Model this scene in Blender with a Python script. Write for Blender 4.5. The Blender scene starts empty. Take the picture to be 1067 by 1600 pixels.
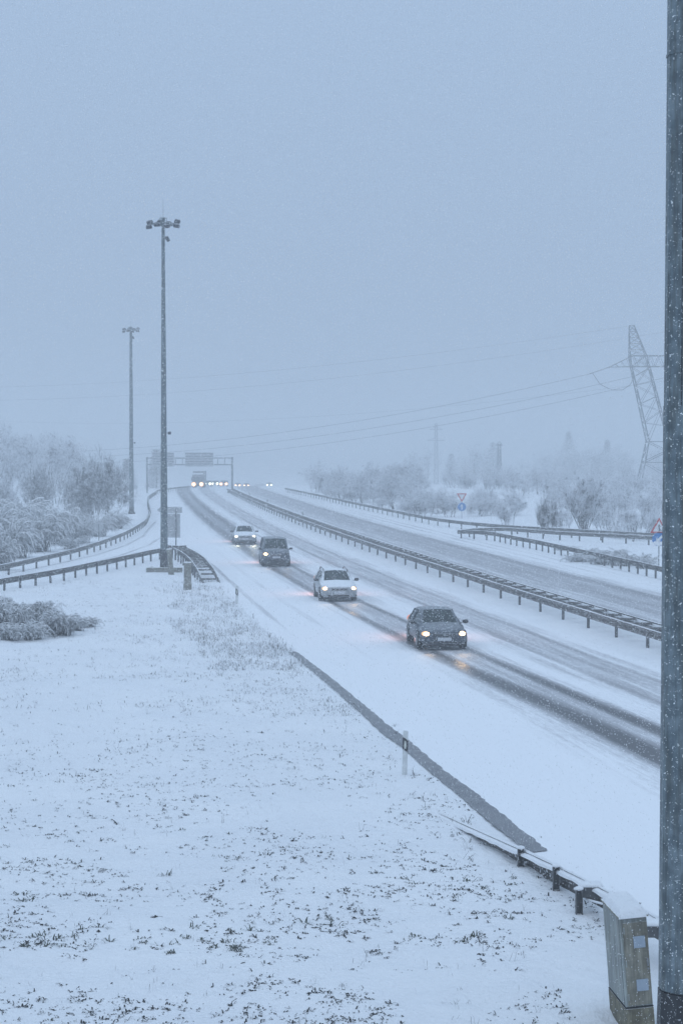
import bpy, bmesh, math, random
import numpy as np
from math import radians as R, sin, cos, pi
from mathutils import Vector, Matrix
random.seed(7)
rng = np.random.default_rng(7)
S = bpy.context.scene
COL = S.collection

# ------------------------------------------------------------------ camera
CAM_Z, F, PITCH = 7.4, 2870.0, R(1.837)
cam = bpy.data.cameras.new('camera'); camo = bpy.data.objects.new('camera', cam); COL.objects.link(camo)
camo.location = (0, 0, CAM_Z); camo.rotation_euler = (pi/2-PITCH, 0, 0)
cam.sensor_fit = 'VERTICAL'; cam.sensor_height = 24; cam.lens = F/1600*24
cam.clip_start = .1; cam.clip_end = 6000
S.camera = camo
# ------------------------------------------------------------------ world, sun, exposure
SUN_EL, SUN_ROT = R(52), R(200)
w = bpy.data.worlds.new('World'); S.world = w; w.use_nodes = True
nt = w.node_tree; nt.nodes.clear()
out = nt.nodes.new('ShaderNodeOutputWorld')
sky = nt.nodes.new('ShaderNodeTexSky'); sky.sky_type = 'NISHITA'; sky.sun_disc = False
sky.sun_elevation = SUN_EL; sky.sun_rotation = SUN_ROT; sky.air_density = 1; sky.dust_density = 3
b1 = nt.nodes.new('ShaderNodeBackground'); b1.inputs[1].default_value = .05
nt.links.new(sky.outputs[0], b1.inputs[0])
tc = nt.nodes.new('ShaderNodeTexCoord'); sp = nt.nodes.new('ShaderNodeSeparateXYZ')
nt.links.new(tc.outputs['Generated'], sp.inputs[0])
rp = nt.nodes.new('ShaderNodeValToRGB')
rp.color_ramp.elements[0].position = 0; rp.color_ramp.elements[0].color = (.338, .450, .625, 1)
rp.color_ramp.elements[1].position = 1; rp.color_ramp.elements[1].color = (.65, .86, 1.14, 1)
e = rp.color_ramp.elements.new(.26); e.color = (.405, .550, .765, 1)
nt.links.new(sp.outputs['Z'], rp.inputs[0])
b2 = nt.nodes.new('ShaderNodeBackground'); b2.inputs[1].default_value = 1.0
nt.links.new(rp.outputs[0], b2.inputs[0])
mx = nt.nodes.new('ShaderNodeMixShader'); mx.inputs[0].default_value = .93
nt.links.new(b1.outputs[0], mx.inputs[1]); nt.links.new(b2.outputs[0], mx.inputs[2]); nt.links.new(mx.outputs[0], out.inputs[0])
sl = bpy.data.lights.new('sun', 'SUN'); so = bpy.data.objects.new('sun', sl); COL.objects.link(so)
sl.energy = .5; sl.angle = R(70); sl.color = (.93, .96, 1)
so.rotation_euler = (pi/2-SUN_EL, 0, -SUN_ROT+pi)
so.location = (0, 0, 60)
S.view_settings.view_transform = 'Standard'; S.view_settings.look = 'None'
S.view_settings.exposure = 0; S.view_settings.gamma = 1
cy = S.cycles
cy.use_denoising = True
cy.max_bounces = 8; cy.diffuse_bounces = 4; cy.glossy_bounces = 2; cy.transmission_bounces = 2
cy.volume_bounces = 3; cy.transparent_max_bounces = 6
cy.caustics_reflective = False; cy.caustics_refractive = False

# ------------------------------------------------------------------ pixel -> world
def ray(px, py):
    dx = (px-533.5)/F; dy = (800-py)/F
    return Vector((dx, cos(PITCH)+dy*sin(PITCH), -sin(PITCH)+dy*cos(PITCH)))
def P(px, py, z=0.0):
    d = ray(px, py); t = (z-CAM_Z)/d.z
    return Vector((d.x*t, d.y*t, z))
def PY(px, py, Y):
    d = ray(px, py); t = Y/d.y
    return Vector((d.x*t, Y, CAM_Z+d.z*t))
def gz(y):
    y = np.asarray(y, float)
    q = np.where(y > 320, -3*((y-320)/250)**2, 0)
    lim = -3*((620-320)/250)**2
    return np.where(y > 620, lim, q)
def gzf(y): return float(gz(y))

# central barrier line  X(Z)
_b = [P(x, y) for x, y in ((988,1007.6),(943.6,992),(902,979),(867,965),(833.5,953),(804,942),(728,916),(668,896.7),(604,873.5),(556,855),(516,840.5),(482,828),(450,815))]
BZ = np.array([20] + [p.y for p in _b] + [259, 354, 420, 500, 620]); 
_s = -.146
BX = np.array([_b[0].x + (20-_b[0].y)*_s*1.12] + [p.x for p in _b] + [-12.3, -22.2, -27.5, -32, -36])
def smooth_fn(Z, X):
    c = np.polyfit(Z[:-2], X[:-2], 5, w=np.r_[.6, np.ones(len(Z)-3)])
    zz = np.linspace(20, 420, 300); base = np.polyval(c, zz)
    tail = np.array([460, 500, 560, 620, 700]); k = (base[-1]-base[-20])/(zz[-1]-zz[-20])
    tx = []
    x = base[-1]; pz = zz[-1]
    for z in tail:
        k *= .75; x += k*(z-pz); pz = z; tx.append(x)
    return np.r_[zz, tail], np.r_[base, tx]
BZ, BX = smooth_fn(BZ, BX)
def bar(z): return np.interp(z, BZ, BX)

# ------------------------------------------------------------------ materials
MATS = {}
def nmat(name):
    m = bpy.data.materials.new(name); m.use_nodes = True; MATS[name] = m
    t = m.node_tree; b = t.nodes['Principled BSDF']
    return m, t, b
def noise(t, scale, detail=4, rough=.55, vec=None, dist=0):
    n = t.nodes.new('ShaderNodeTexNoise'); n.inputs['Scale'].default_value = scale
    n.inputs['Detail'].default_value = detail; n.inputs['Roughness'].default_value = rough
    n.inputs['Distortion'].default_value = dist
    if vec: t.links.new(vec, n.inputs['Vector'])
    return n.outputs['Fac']
def mth(t, op, a, b=None, clamp=False):
    n = t.nodes.new('ShaderNodeMath'); n.operation = op; n.use_clamp = clamp
    for i, v in enumerate((a, b)):
        if v is None: continue
        if isinstance(v, (int, float)): n.inputs[i].default_value = v
        else: t.links.new(v, n.inputs[i])
    return n.outputs[0]
def rng_map(t, v, a, b, c=0., d=1.):
    n = t.nodes.new('ShaderNodeMapRange'); n.interpolation_type = 'SMOOTHSTEP'
    t.links.new(v, n.inputs[0])
    for i, q in enumerate((a, b, c, d)): n.inputs[i+1].default_value = q
    return n.outputs[0]
def mixc(t, f, a, b):
    n = t.nodes.new('ShaderNodeMix'); n.data_type = 'RGBA'
    if isinstance(f, (int, float)): n.inputs[0].default_value = f
    else: t.links.new(f, n.inputs[0])
    for i, v in ((6, a), (7, b)):
        if isinstance(v, tuple): n.inputs[i].default_value = (*v, 1)
        else: t.links.new(v, n.inputs[i])
    return n.outputs[2]
def bump(t, b, h, strength=.3, dist=.05):
    n = t.nodes.new('ShaderNodeBump'); n.inputs['Strength'].default_value = strength; n.inputs['Distance'].default_value = dist
    t.links.new(h, n.inputs['Height']); t.links.new(n.outputs[0], b.inputs['Normal'])
def objco(t):
    n = t.nodes.new('ShaderNodeTexCoord'); return n.outputs['Object']
def upness(t):
    g = t.nodes.new('ShaderNodeNewGeometry'); s = t.nodes.new('ShaderNodeSeparateXYZ')
    t.links.new(g.outputs['Normal'], s.inputs[0]); return s.outputs['Z']
SNOW = (.86, .88, .91)
def surf(name, col, col2=None, rough=.6, metal=0., nscale=6., frost=0., up=(.35, .8), fscale=14., bmp=.15, spec=None):
    """two-tone noisy surface with wind-blown snow stuck to it and settled on upward faces"""
    m, t, b = nmat(name); oc = objco(t)
    c = mixc(t, rng_map(t, noise(t, nscale, 5, .6, oc), .35, .65), col, col2 or tuple(v*.7 for v in col))
    n = noise(t, fscale, 3, .6, oc)
    f = None
    if frost > 0:
        f = rng_map(t, n, .70-frost*.45, .80-frost*.45)
    if up:
        u = rng_map(t, mth(t, 'ADD', upness(t), mth(t, 'MULTIPLY', mth(t, 'SUBTRACT', n, .5), .9)), up[0], up[1])
        f = u if f is None else mth(t, 'MAXIMUM', f, u)
    if f is not None: c = mixc(t, f, c, SNOW)
    t.links.new(c, b.inputs['Base Color']); b.inputs['Roughness'].default_value = rough
    b.inputs['Metallic'].default_value = metal
    if spec is not None: b.inputs['Specular IOR Level'].default_value = spec
    if bmp: bump(t, b, n, bmp, .02)
    return m
def snow_mat():
    m, t, b = nmat('snow'); oc = objco(t)
    a = noise(t, .25, 5, .6, oc)
    c = mixc(t, rng_map(t, a, .3, .7), (.86, .88, .91), (.92, .935, .955))
    t.links.new(c, b.inputs['Base Color']); b.inputs['Roughness'].default_value = .75
    b.inputs['Specular IOR Level'].default_value = .2
    h = mth(t, 'ADD', noise(t, 9, 6, .65, oc), mth(t, 'MULTIPLY', noise(t, 1.6, 3, .5, oc), 2.2))
    bump(t, b, h, .8, .09)
snow_mat()
def road_mat():
    m, t, b = nmat('snowy_asphalt')
    at = t.nodes.new('ShaderNodeAttribute'); at.attribute_name = 'wear'
    uv = t.nodes.new('ShaderNodeUVMap')
    mp = t.nodes.new('ShaderNodeMapping'); mp.inputs['Scale'].default_value = (3.2, .10, 1); t.links.new(uv.outputs[0], mp.inputs[0])
    st = noise(t, 1.0, 6, .6, mp.outputs[0])
    mp2 = t.nodes.new('ShaderNodeMapping'); mp2.inputs['Scale'].default_value = (11, 1.6, 1); t.links.new(uv.outputs[0], mp2.inputs[0])
    fine = noise(t, 1.0, 5, .7, mp2.outputs[0])
    v = mth(t, 'ADD', at.outputs['Fac'], mth(t, 'MULTIPLY', mth(t, 'SUBTRACT', st, .5), .75))
    v = mth(t, 'ADD', v, mth(t, 'MULTIPLY', mth(t, 'SUBTRACT', fine, .5), .55))
    # only where something has driven at all
    v = mth(t, 'MULTIPLY', v, rng_map(t, at.outputs['Fac'], .02, .22))
    f1 = rng_map(t, v, .08, .55); f2 = rng_map(t, v, .42, 1.0)
    c = mixc(t, f1, (.865, .88, .905), (.41, .41, .43)); c = mixc(t, f2, c, (.066, .064, .068))
    t.links.new(c, b.inputs['Base Color'])
    t.links.new(rng_map(t, v, .1, .9, .75, .42), b.inputs['Roughness'])
    b.inputs['Specular IOR Level'].default_value = .3
    bump(t, b, mth(t, 'ADD', fine, mth(t, 'MULTIPLY', v, -1.2)), .5, .03)
road_mat()
surf('wet_paving', (.17, .175, .19), (.12, .125, .14), .5, nscale=2.2, frost=.30, fscale=36, up=None)
surf('galvanised', (.20, .215, .23), (.135, .145, .16), .55, .35, nscale=5, frost=.25, up=(.35, .75), fscale=22)
surf('rail_steel', (.135, .135, .135), (.075, .068, .062), .7, .15, nscale=7, frost=.30, up=None, fscale=13)
surf('post_steel', (.13, .135, .14), (.08, .08, .085), .65, .2, nscale=7, frost=.12, up=(.45, .85), fscale=15)
surf('mast_steel', (.155, .195, .22), (.082, .112, .135), .55, .15, nscale=7.0, frost=.22, up=(.5, .9), fscale=28)
surf('mast_tar', (.010, .011, .014), (.018, .02, .024), .6, 0, nscale=8, frost=.22, up=None, fscale=34)
surf('lamp_housing', (.045, .055, .07), (.03, .035, .05), .5, .3, frost=.05, up=(.55, .9), fscale=8)
surf('lamp_glass', (.06, .075, .09), (.05, .06, .07), .15, 0, frost=.0, up=None)
surf('pylon_steel', (.10, .115, .13), (.08, .09, .105), .6, .3, frost=.1, up=(.6, .95))
surf('concrete', (.29, .285, .26), (.20, .20, .185), .85, nscale=5, frost=.15, up=(.4, .75))
surf('cabinet_side', (.32, .34, .33), (.23, .25, .25), .6, nscale=2.2, frost=.06, up=(.6, .9), fscale=30)
surf('cabinet_front', (.27, .255, .21), (.18, .172, .145), .7, nscale=6, frost=.12, up=(.6, .9), fscale=26)
surf('plinth', (.21, .19, .135), (.13, .12, .09), .85, nscale=9, frost=.12, up=(.6, .9), fscale=24)
surf('dark_gap', (.03, .03, .03), rough=.8, up=None)
surf('plate_blue', (.34, .40, .47), (.29, .35, .42), .45, nscale=14, up=None)
surf('sign_back', (.48, .50, .51), (.40, .42, .435), .55, .2, frost=.18, up=(.5, .8), fscale=9)
surf('white_plastic', (.66, .68, .68), (.56, .58, .58), .5, frost=.1, up=(.5, .8), fscale=30)
surf('black_plastic', (.02, .022, .026), (.03, .03, .035), .45, frost=.12, up=(.6, .9), fscale=30)
surf('sign_red', (.52, .035, .04), (.45, .03, .035), .45, frost=.10, up=(.6, .9), fscale=12)
surf('sign_white', (.72, .74, .75), (.66, .68, .70), .45, frost=.1, up=(.6, .9), fscale=9)
surf('sign_blue', (.02, .19, .50), (.02, .16, .43), .45, frost=.14, up=(.6, .9), fscale=7)
surf('reflector', (.7, .72, .66), rough=.25, up=None)
surf('car_dark', (.092, .106, .128), (.062, .074, .09), .35, .3, nscale=3, frost=.20, up=(.80, 1.5), fscale=18, bmp=.05)
surf('car_darker', (.10, .115, .145), (.07, .082, .10), .35, .3, nscale=3, frost=.22, up=(.80, 1.4), fscale=18, bmp=.05)
surf('car_white', (.38, .40, .415), (.30, .32, .335), .35, 0, nscale=3, frost=.24, up=(.55, 1.0), fscale=16, bmp=.05)
surf('car_glass', (.022, .040, .040), (.012, .022, .024), .18, 0, nscale=3, frost=.20, up=None, fscale=26, bmp=0, spec=.2)
surf('car_trim', (.012, .012, .014), (.022, .022, .024), .6, 0, frost=.16, up=(.7, 1.1), fscale=22)
surf('tyre', (.015, .015, .017), (.03, .03, .032), .8, 0, frost=.18, up=(.6, 1.), fscale=20)
surf('rim', (.28, .29, .3), (.2, .2, .21), .4, .6, frost=.2, up=None, fscale=20)
surf('plate', (.62, .64, .66), (.55, .57, .6), .5, frost=.2, up=None, fscale=20)
surf('chrome', (.4, .42, .44), rough=.3, metal=.8, up=None)
surf('truck_paint', (.12, .11, .12), (.09, .09, .1), .5, 0, frost=.2, up=(.6, 1.))
surf('bark', (.060, .052, .050), (.035, .032, .034), .9, nscale=3, frost=.30, up=(.05, .45), fscale=3.0, bmp=0)
surf('frosted_twig', (.13, .13, .145), (.085, .085, .095), .9, nscale=2, frost=.66, up=(.05, .5), fscale=1.7, bmp=0)
surf('dark_twig', (.075, .075, .085), (.05, .052, .06), .9, nscale=2, frost=.46, up=(.10, .6), fscale=1.7, bmp=0)
surf('evergreen_frond', (.035, .05, .042), (.03, .036, .036), .8, nscale=4, frost=.42, up=(.05, .55), fscale=3.2, bmp=0)
surf('grass_blade', (.022, .042, .026), (.035, .045, .03), .8, nscale=12, frost=.0, up=None, bmp=0)
surf('dead_leaf', (.022, .026, .030), (.034, .036, .036), .9, nscale=10, up=None, bmp=0)
surf('dry_stalk', (.30, .30, .30), (.20, .195, .195), .9, nscale=3, frost=.55, up=None, fscale=5, bmp=0)
surf('wire', (.05, .055, .065), rough=.6, metal=.3, up=None, bmp=0)
surf('insulator', (.08, .07, .07), rough=.4, up=None, bmp=0)
def streaks(name):
    t = MATS[name].node_tree; b = t.nodes['Principled BSDF']; l = b.inputs['Base Color'].links[0].from_socket
    mp = t.nodes.new('ShaderNodeMapping'); mp.inputs['Scale'].default_value = (16, 16, 1.1); t.links.new(objco(t), mp.inputs[0])
    n_ = noise(t, 1, 5, .65, mp.outputs[0])
    mu = t.nodes.new('ShaderNodeMix'); mu.data_type = 'RGBA'; mu.blend_type = 'MULTIPLY'; mu.inputs[0].default_value = 1
    t.links.new(l, mu.inputs[6]); t.links.new(mixc(t, rng_map(t, n_, .34, .66), (.62, .60, .54), (1.18, 1.2, 1.18)), mu.inputs[7]); t.links.new(mu.outputs[2], b.inputs['Base Color'])
for q in ('cabinet_side', 'cabinet_front', 'plinth', 'mast_steel', 'concrete'): streaks(q)
def flat(name, col, rough=.9):
    m, t, b = nmat(name); b.inputs['Base Color'].default_value = (*col, 1); b.inputs['Roughness'].default_value = rough
    b.inputs['Specular IOR Level'].default_value = .1
flat('flake', (.95, .95, .96))
def emis(name, col, strength):
    m, t, b = nmat(name); b.inputs['Base Color'].default_value = (*col, 1)
    b.inputs['Emission Color'].default_value = (*col, 1); b.inputs['Emission Strength'].default_value = strength
emis('lamp_warm', (1, .66, .34), 9); emis('lamp_white', (1, .98, .78), 9); emis('lamp_dim', (1, .75, .45), 2.5); emis('tail_red', (1, .30, .12), .5)
emis('halo_far', (1, .52, .24), 1.5); emis('halo_warm', (1, .50, .20), .85); emis('halo_white', (1, .98, .66), 1.3)  # emissive shells imitating the halo around lit headlamps
emis('lamp_far_warm', (1, .70, .42), 5.5); emis('lamp_far_white', (.95, 1, .86), 5)

# ------------------------------------------------------------------ object helpers
def link(o, parent=None):
    COL.objects.link(o)
    if parent is not None: o.parent = parent
    return o
def tag(o, label=None, cat=None, group=None, kind=None):
    if label: o['label'] = label
    if cat: o['category'] = cat
    if group: o['group'] = group
    if kind: o['kind'] = kind
    return o
def thing(name, loc, label, cat, group=None, rz=0.):
    o = bpy.data.objects.new(name, None); o.empty_display_size = .3; link(o)
    o.location = loc; o.rotation_euler = (0, 0, rz)
    return tag(o, label, cat, group)
def mesh_np(name, V, Fc, mat, parent=None, smooth=False, loc=None):
    """V (n,3) array; Fc (m,k) int array or list of tuples"""
    me = bpy.data.meshes.new(name)
    V = np.asarray(V, np.float32)
    if isinstance(Fc, np.ndarray):
        m, k = Fc.shape
        me.vertices.add(len(V)); me.vertices.foreach_set('co', V.ravel())
        me.loops.add(m*k); me.loops.foreach_set('vertex_index', Fc.astype(np.int32).ravel())
        me.polygons.add(m); me.polygons.foreach_set('loop_start', np.arange(0, m*k, k, dtype=np.int32))
        me.polygons.foreach_set('loop_total', np.full(m, k, np.int32))
        me.update(calc_edges=True)
    else:
        me.from_pydata([tuple(v) for v in V], [], [tuple(f) for f in Fc]); me.update()
    me.materials.append(MATS[mat])
    if smooth:
        me.polygons.foreach_set('use_smooth', [True]*len(me.polygons))
        try: me.set_sharp_from_angle(angle=R(38))
        except Exception: pass
    o = bpy.data.objects.new(name, me); link(o, parent)
    if loc is not None: o.location = loc
    return o
class MB:
    def __init__(s): s.v = []; s.f = []
    def add(s, v, f):
        n = len(s.v); s.v += [tuple(a) for a in v]; s.f += [tuple(i+n for i in a) for a in f]; return s
    def box(s, x0, x1, y0, y1, z0, z1, M=None, bev=0.):
        bm = bmesh.new(); bmesh.ops.create_cube(bm, size=1)
        for v in bm.verts: v.co = Vector(((x0+x1)/2+v.co.x*(x1-x0), (y0+y1)/2+v.co.y*(y1-y0), (z0+z1)/2+v.co.z*(z1-z0)))
        if bev: bmesh.ops.bevel(bm, geom=bm.edges[:], offset=bev, segments=2, affect='EDGES', profile=.5)
        return s._bm(bm, M)
    def _bm(s, bm, M=None):
        if M is not None: bm.transform(M)
        bm.verts.index_update()
        s.add([v.co.copy() for v in bm.verts], [[v.index for v in f.verts] for f in bm.faces]); bm.free(); return s
    def cone(s, r0, r1, z0, z1, n=12, M=None, x=0, y=0, ph=0):
        v = []; 
        for r, z in ((r0, z0), (r1, z1)):
            v += [(x+r*cos(ph+2*pi*i/n), y+r*sin(ph+2*pi*i/n), z) for i in range(n)]
        f = [(i, (i+1) % n, n+(i+1) % n, n+i) for i in range(n)] + [tuple(range(n))[::-1], tuple(range(n, 2*n))]
        if M is not None: v = [M @ Vector(a) for a in v]
        return s.add(v, f)
    def tube(s, a, b, r, n=6, r2=None):
        a = Vector(a); b = Vector(b); d = b-a
        if d.length < 1e-6: return s
        q = d.to_track_quat('Z', 'Y').to_matrix().to_4x4(); q.translation = a
        return s.cone(r, r if r2 is None else r2, 0, d.length, n, q)
    def ball(s, c, rx, ry, rz, sub=2):
        bm = bmesh.new(); bmesh.ops.create_icosphere(bm, subdivisions=sub, radius=1)
        for v in bm.verts: v.co = Vector((c[0]+v.co.x*rx, c[1]+v.co.y*ry, c[2]+v.co.z*rz))
        return s._bm(bm)
    def prism(s, pts, y0, y1):
        """polygon in xz extruded along y"""
        n = len(pts)
        v = [(x, y0, z) for x, z in pts] + [(x, y1, z) for x, z in pts]
        f = [tuple(range(n)), tuple(range(n, 2*n))[::-1]] + [(i, n+i, n+(i+1) % n, (i+1) % n) for i in range(n)]
        return s.add(v, f)
    def build(s, name, mat, parent=None, smooth=False, loc=None):
        return mesh_np(name, s.v, s.f, mat, parent, smooth, loc)
def copy_tree(o, parent=None):
    c = o.copy(); COL.objects.link(c); c.parent = parent
    for ch in list(o.children): copy_tree(ch, c)
    return c

# ------------------------------------------------------------------ ground: one sheet
def steps(segs):
    a = [segs[0][0]]
    for lo, hi, st in segs:
        n = max(1, int(round((hi-lo)/st))); a += list(np.linspace(lo, hi, n+1)[1:])
    return np.array(a)
def vnoise(x, y, sc, seed):
    """smooth value noise"""
    r = np.random.default_rng(seed); T = r.random((64, 64))
    u = x/sc; v = y/sc; i = np.floor(u).astype(int); j = np.floor(v).astype(int)
    fu = u-i; fv = v-j; fu = fu*fu*(3-2*fu); fv = fv*fv*(3-2*fv)
    a = T[i % 64, j % 64]; b = T[(i+1) % 64, j % 64]; c = T[i % 64, (j+1) % 64]; d = T[(i+1) % 64, (j+1) % 64]
    return (a*(1-fu)+b*fu)*(1-fv)+(c*(1-fu)+d*fu)*fv-.5
STRIP_L = [P(*p) for p in ((452,1020),(500,1060),(560,1112),(600,1150),(628,1169),(660,1198),(690,1223.5),(710,1240),(772,1292),(830,1334))]
def verge_x(y):   # left edge of the motorway shoulder / where the field begins
    return bar(y)-13.75 + np.interp(y, [20, 34, 48, 60], [1.6, 1.25, .35, 0])
def ground_h(x, y):
    x = np.asarray(x, float); y = np.asarray(y, float)
    dl = verge_x(y)-x
    m = np.clip((dl-.3)/2.5, 0, 1)*np.clip((118-y)/30, 0, 1)
    h = m*(vnoise(x, y, 3.1, 1)*.14+vnoise(x, y, .9, 2)*.09+vnoise(x, y, .42, 3)*.085)
    h += m*.10*np.clip((dl-1)/5, 0, 1)
    dr = x-(bar(y)+14.5)
    m2 = np.clip((dr-3)/8, 0, 1)
    h += m2*(vnoise(x, y, 9, 4)*.5+vnoise(x, y, 31, 5)*.8)
    dl2 = bar(y)-32-x
    m3 = np.clip((dl2)/10, 0, 1)
    h += m3*(vnoise(x, y, 8, 6)*.6+.5)
    return h+gz(y)-.0*x
gx = steps([(-2600,-300,230),(-300,-60,8),(-60,-16,1.2),(-16,6.3,.24),(6.3,60,1.5),(60,300,8),(300,2600,230)])
gy = steps([(-60,14,6),(14,62,.26),(62,130,.7),(130,700,5),(700,3600,145)])
X, Y = np.meshgrid(gx, gy); Zg = ground_h(X, Y)
nx, ny = len(gx), len(gy)
V = np.stack([X.ravel(), Y.ravel(), Zg.ravel()], 1)
ii = np.arange(nx*ny).reshape(ny, nx)
Fc = np.stack([ii[:-1,:-1].ravel(), ii[:-1,1:].ravel(), ii[1:,1:].ravel(), ii[1:,:-1].ravel()], 1)
g = mesh_np('ground', V, Fc, 'snow', smooth=True); tag(g, 'snow covered ground and field beside the motorway', 'ground', kind='structure')

# ------------------------------------------------------------------ roads with worn wheel tracks
def road(name, ys, cx, d0, d1, dd, tracks, label, lift=.012):
    """cx(y): reference x; lateral coordinate d measured to the LEFT of it"""
    ds = np.arange(d0, d1+dd*.5, dd)
    D, YY = np.meshgrid(ds, ys)
    XX = cx(YY)-D
    W = np.zeros_like(D)
    for tr in tracks:
        ty, td, tw, ts = tr
        c = np.interp(YY, ty, td); wd = np.interp(YY, ty, tw); s = np.interp(YY, ty, ts)
        W = np.maximum(W, s*np.exp(-np.abs((D-c)/wd)**2.3))
    n, m = len(ds), len(ys)
    V = np.stack([XX.ravel(), YY.ravel(), (gz(YY)+lift).ravel()], 1)
    ii = np.arange(n*m).reshape(m, n)
    Fc = np.stack([ii[:-1,1:].ravel(), ii[:-1,:-1].ravel(), ii[1:,:-1].ravel(), ii[1:,1:].ravel()], 1)
    o = mesh_np(name, V, Fc, 'snowy_asphalt')
    a = o.data.attributes.new('wear', 'FLOAT', 'POINT'); a.data.foreach_set('value', W.ravel().astype(np.float32))
    uv = o.data.uv_layers.new(name='UVMap')
    co = np.stack([D.ravel(), YY.ravel()], 1)[Fc.ravel()]
    uv.data.foreach_set('uv', co.astype(np.float32).ravel())
    tag(o, label, 'road', kind='structure'); return o
ys = steps([(14,120,1.0),(120,300,2.5),(300,700,6)])
Zt = [20, 43, 52, 59, 70, 80, 92, 121, 150, 200, 300, 420, 700]
near_tracks = [
    (Zt, [6.3,6.3,6.4,6.6,6.9,7.1,7.35,7.5,7.3,7.1,7.2,7.4,7.4], [.5,.5,.45,.4,.33,.22,.22,.28,.6,.75,.7,.8,.8], [.98,.98,.95,.88,.75,.8,.8,.75,.8,.85,.8,.6,.4]),
    (Zt, [7.6,7.65,7.8,8.1,8.5,8.65,8.85,8.9,8.7,8.7,8.8,9.0,9.0], [.72,.70,.68,.6,.45,.28,.25,.5,.6,.7,.7,.8,.8], [1.05,1.05,1.0,.95,.8,.8,.8,.78,.85,.85,.8,.6,.4]),
    (Zt, [7.0,7.0,7.1,7.3,7.7,7.85,8.1,8.2,8.0,7.9,8.0,8.2,8.2], [1.6,1.6,1.6,1.6,1.7,1.5,1.5,1.7,1.7,1.8,1.7,1.5,1.5], [.42,.42,.42,.40,.40,.42,.44,.50,.55,.6,.55,.5,.3]),
    ([20,700], [2.9,2.9], [.30,.30], [.50,.42]),
    ([20,700], [4.5,4.5], [.34,.34], [.52,.42]),
    ([20,700], [3.7,3.7], [1.9,1.9], [.40,.34]),
    ([20,700], [7.7,8.1], [2.4,2.6], [.27,.25]),
    ([90,130,170,230,300], [4.6,5.2,6.0,6.6,7.0], [.22]*5, [0,.35,.4,.35,0]),
    ([40,70,90,122,134,141,150,700], [12.9,12.8,12.7,12.6,13.2,14.2,15.5,16], [.2]*8, [0,.12,.34,.40,.38,.32,.0,0]),
    ([40,60,80,100,130,180,700], [10.8,10.9,11.1,11.2,11.2,11.0,11], [.25]*7, [0,.12,.25,.22,.18,.1,.1]),
]
road('near_carriageway', ys, bar, 1.6, 13.7, .11, near_tracks, 'slushy snow covered motorway lanes with dark wheel tracks')
far_tracks = [
    ([20,700], [-6.4,-6.4], [3.3,3.3], [.52,.48]),
    ([20,700], [-8.1,-8.1], [.8,.8], [.66,.55]),
    ([20,700], [-6.5,-6.5], [.45,.45], [.58,.48]),
    ([20,700], [-5.2,-5.2], [.4,.4], [.52,.44]),
    ([20,700], [-3.9,-3.9], [.35,.35], [.50,.42]),
    ([20,170,200,260,700], [-10.5,-10.5,-10.4,-10.2,-10.2], [.3]*5, [.0,.35,.36,.2,.2]),
    ([20,170,200,260,700], [-11.6,-11.6,-11.4,-11.2,-11], [.3]*5, [.0,.32,.34,.2,.2]),
    ([20,120,150,180,700], [-12.6]*5, [.15]*5, [.25,.30,.2,.0,.0]),
]
road('far_carriageway', ys, bar, -13.3, -2.0, .13, far_tracks, 'grey slushy opposite carriageway beyond the central barrier')
# slip road between the two left rails (runs off towards the lower left)
SL = [P(x, y) for x, y in ((-60,918),(20,900),(100,884),(170,868),(215,852),(240,838),(256,815))]
SL = sorted(((p.y, p.x) for p in SL)); SLy = np.array([a for a, _ in SL]); SLx = np.array([b for _, b in SL])
slx = lambda y: np.interp(y, SLy, SLx)
road('slip_road', steps([(SLy[0]-6, SLy[-1], 1.2)]), slx, -2.6, 2.6, .13,
     [([0,999],[.9,.9],[.17,.17],[.42,.40]), ([0,999],[-.9,-.9],[.17,.17],[.42,.42]), ([0,999],[0,0],[1.5,1.5],[.12,.12])],
     'snow covered slip road between two guardrails left of the tall mast', lift=.022)
# wet paved drainage strip along the shoulder
UP = [P(*p) for p in ((464,1019),(520,1062),(575,1107),(600,1129),(640,1159),(682,1195),(709,1216),(735,1234),(800,1286),(856,1331))]
n = 170
def resample(pts, n):
    pts = np.array([tuple(p) for p in pts]); d = np.r_[0, np.cumsum(np.linalg.norm(np.diff(pts, axis=0), axis=1))]
    t = np.linspace(0, d[-1], n); return np.stack([np.interp(t, d, pts[:, k]) for k in range(3)], 1)
A = resample(STRIP_L, n); B = resample(UP, n); k = 6
V = []
for i in range(n):
    ja = .035*(random.random()-.5); jb = .06*(random.random()-.5)
    for j in range(k):
        q = A[i]+(B[i]-A[i])*j/(k-1); jj = ja if j == 0 else (jb if j == k-1 else 0)
        V.append((q[0]+jj, q[1], .028 if 0 < j < k-1 else .02))
ii = np.arange(n*k).reshape(n, k)
Fc = np.stack([ii[:-1,:-1].ravel(), ii[:-1,1:].ravel(), ii[1:,1:].ravel(), ii[1:,:-1].ravel()], 1)
o = mesh_np('drainage_path', V, Fc, 'wet_paving'); tag(o, 'narrow strip of wet bare paving along the snowy shoulder', 'path', kind='structure')

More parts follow.
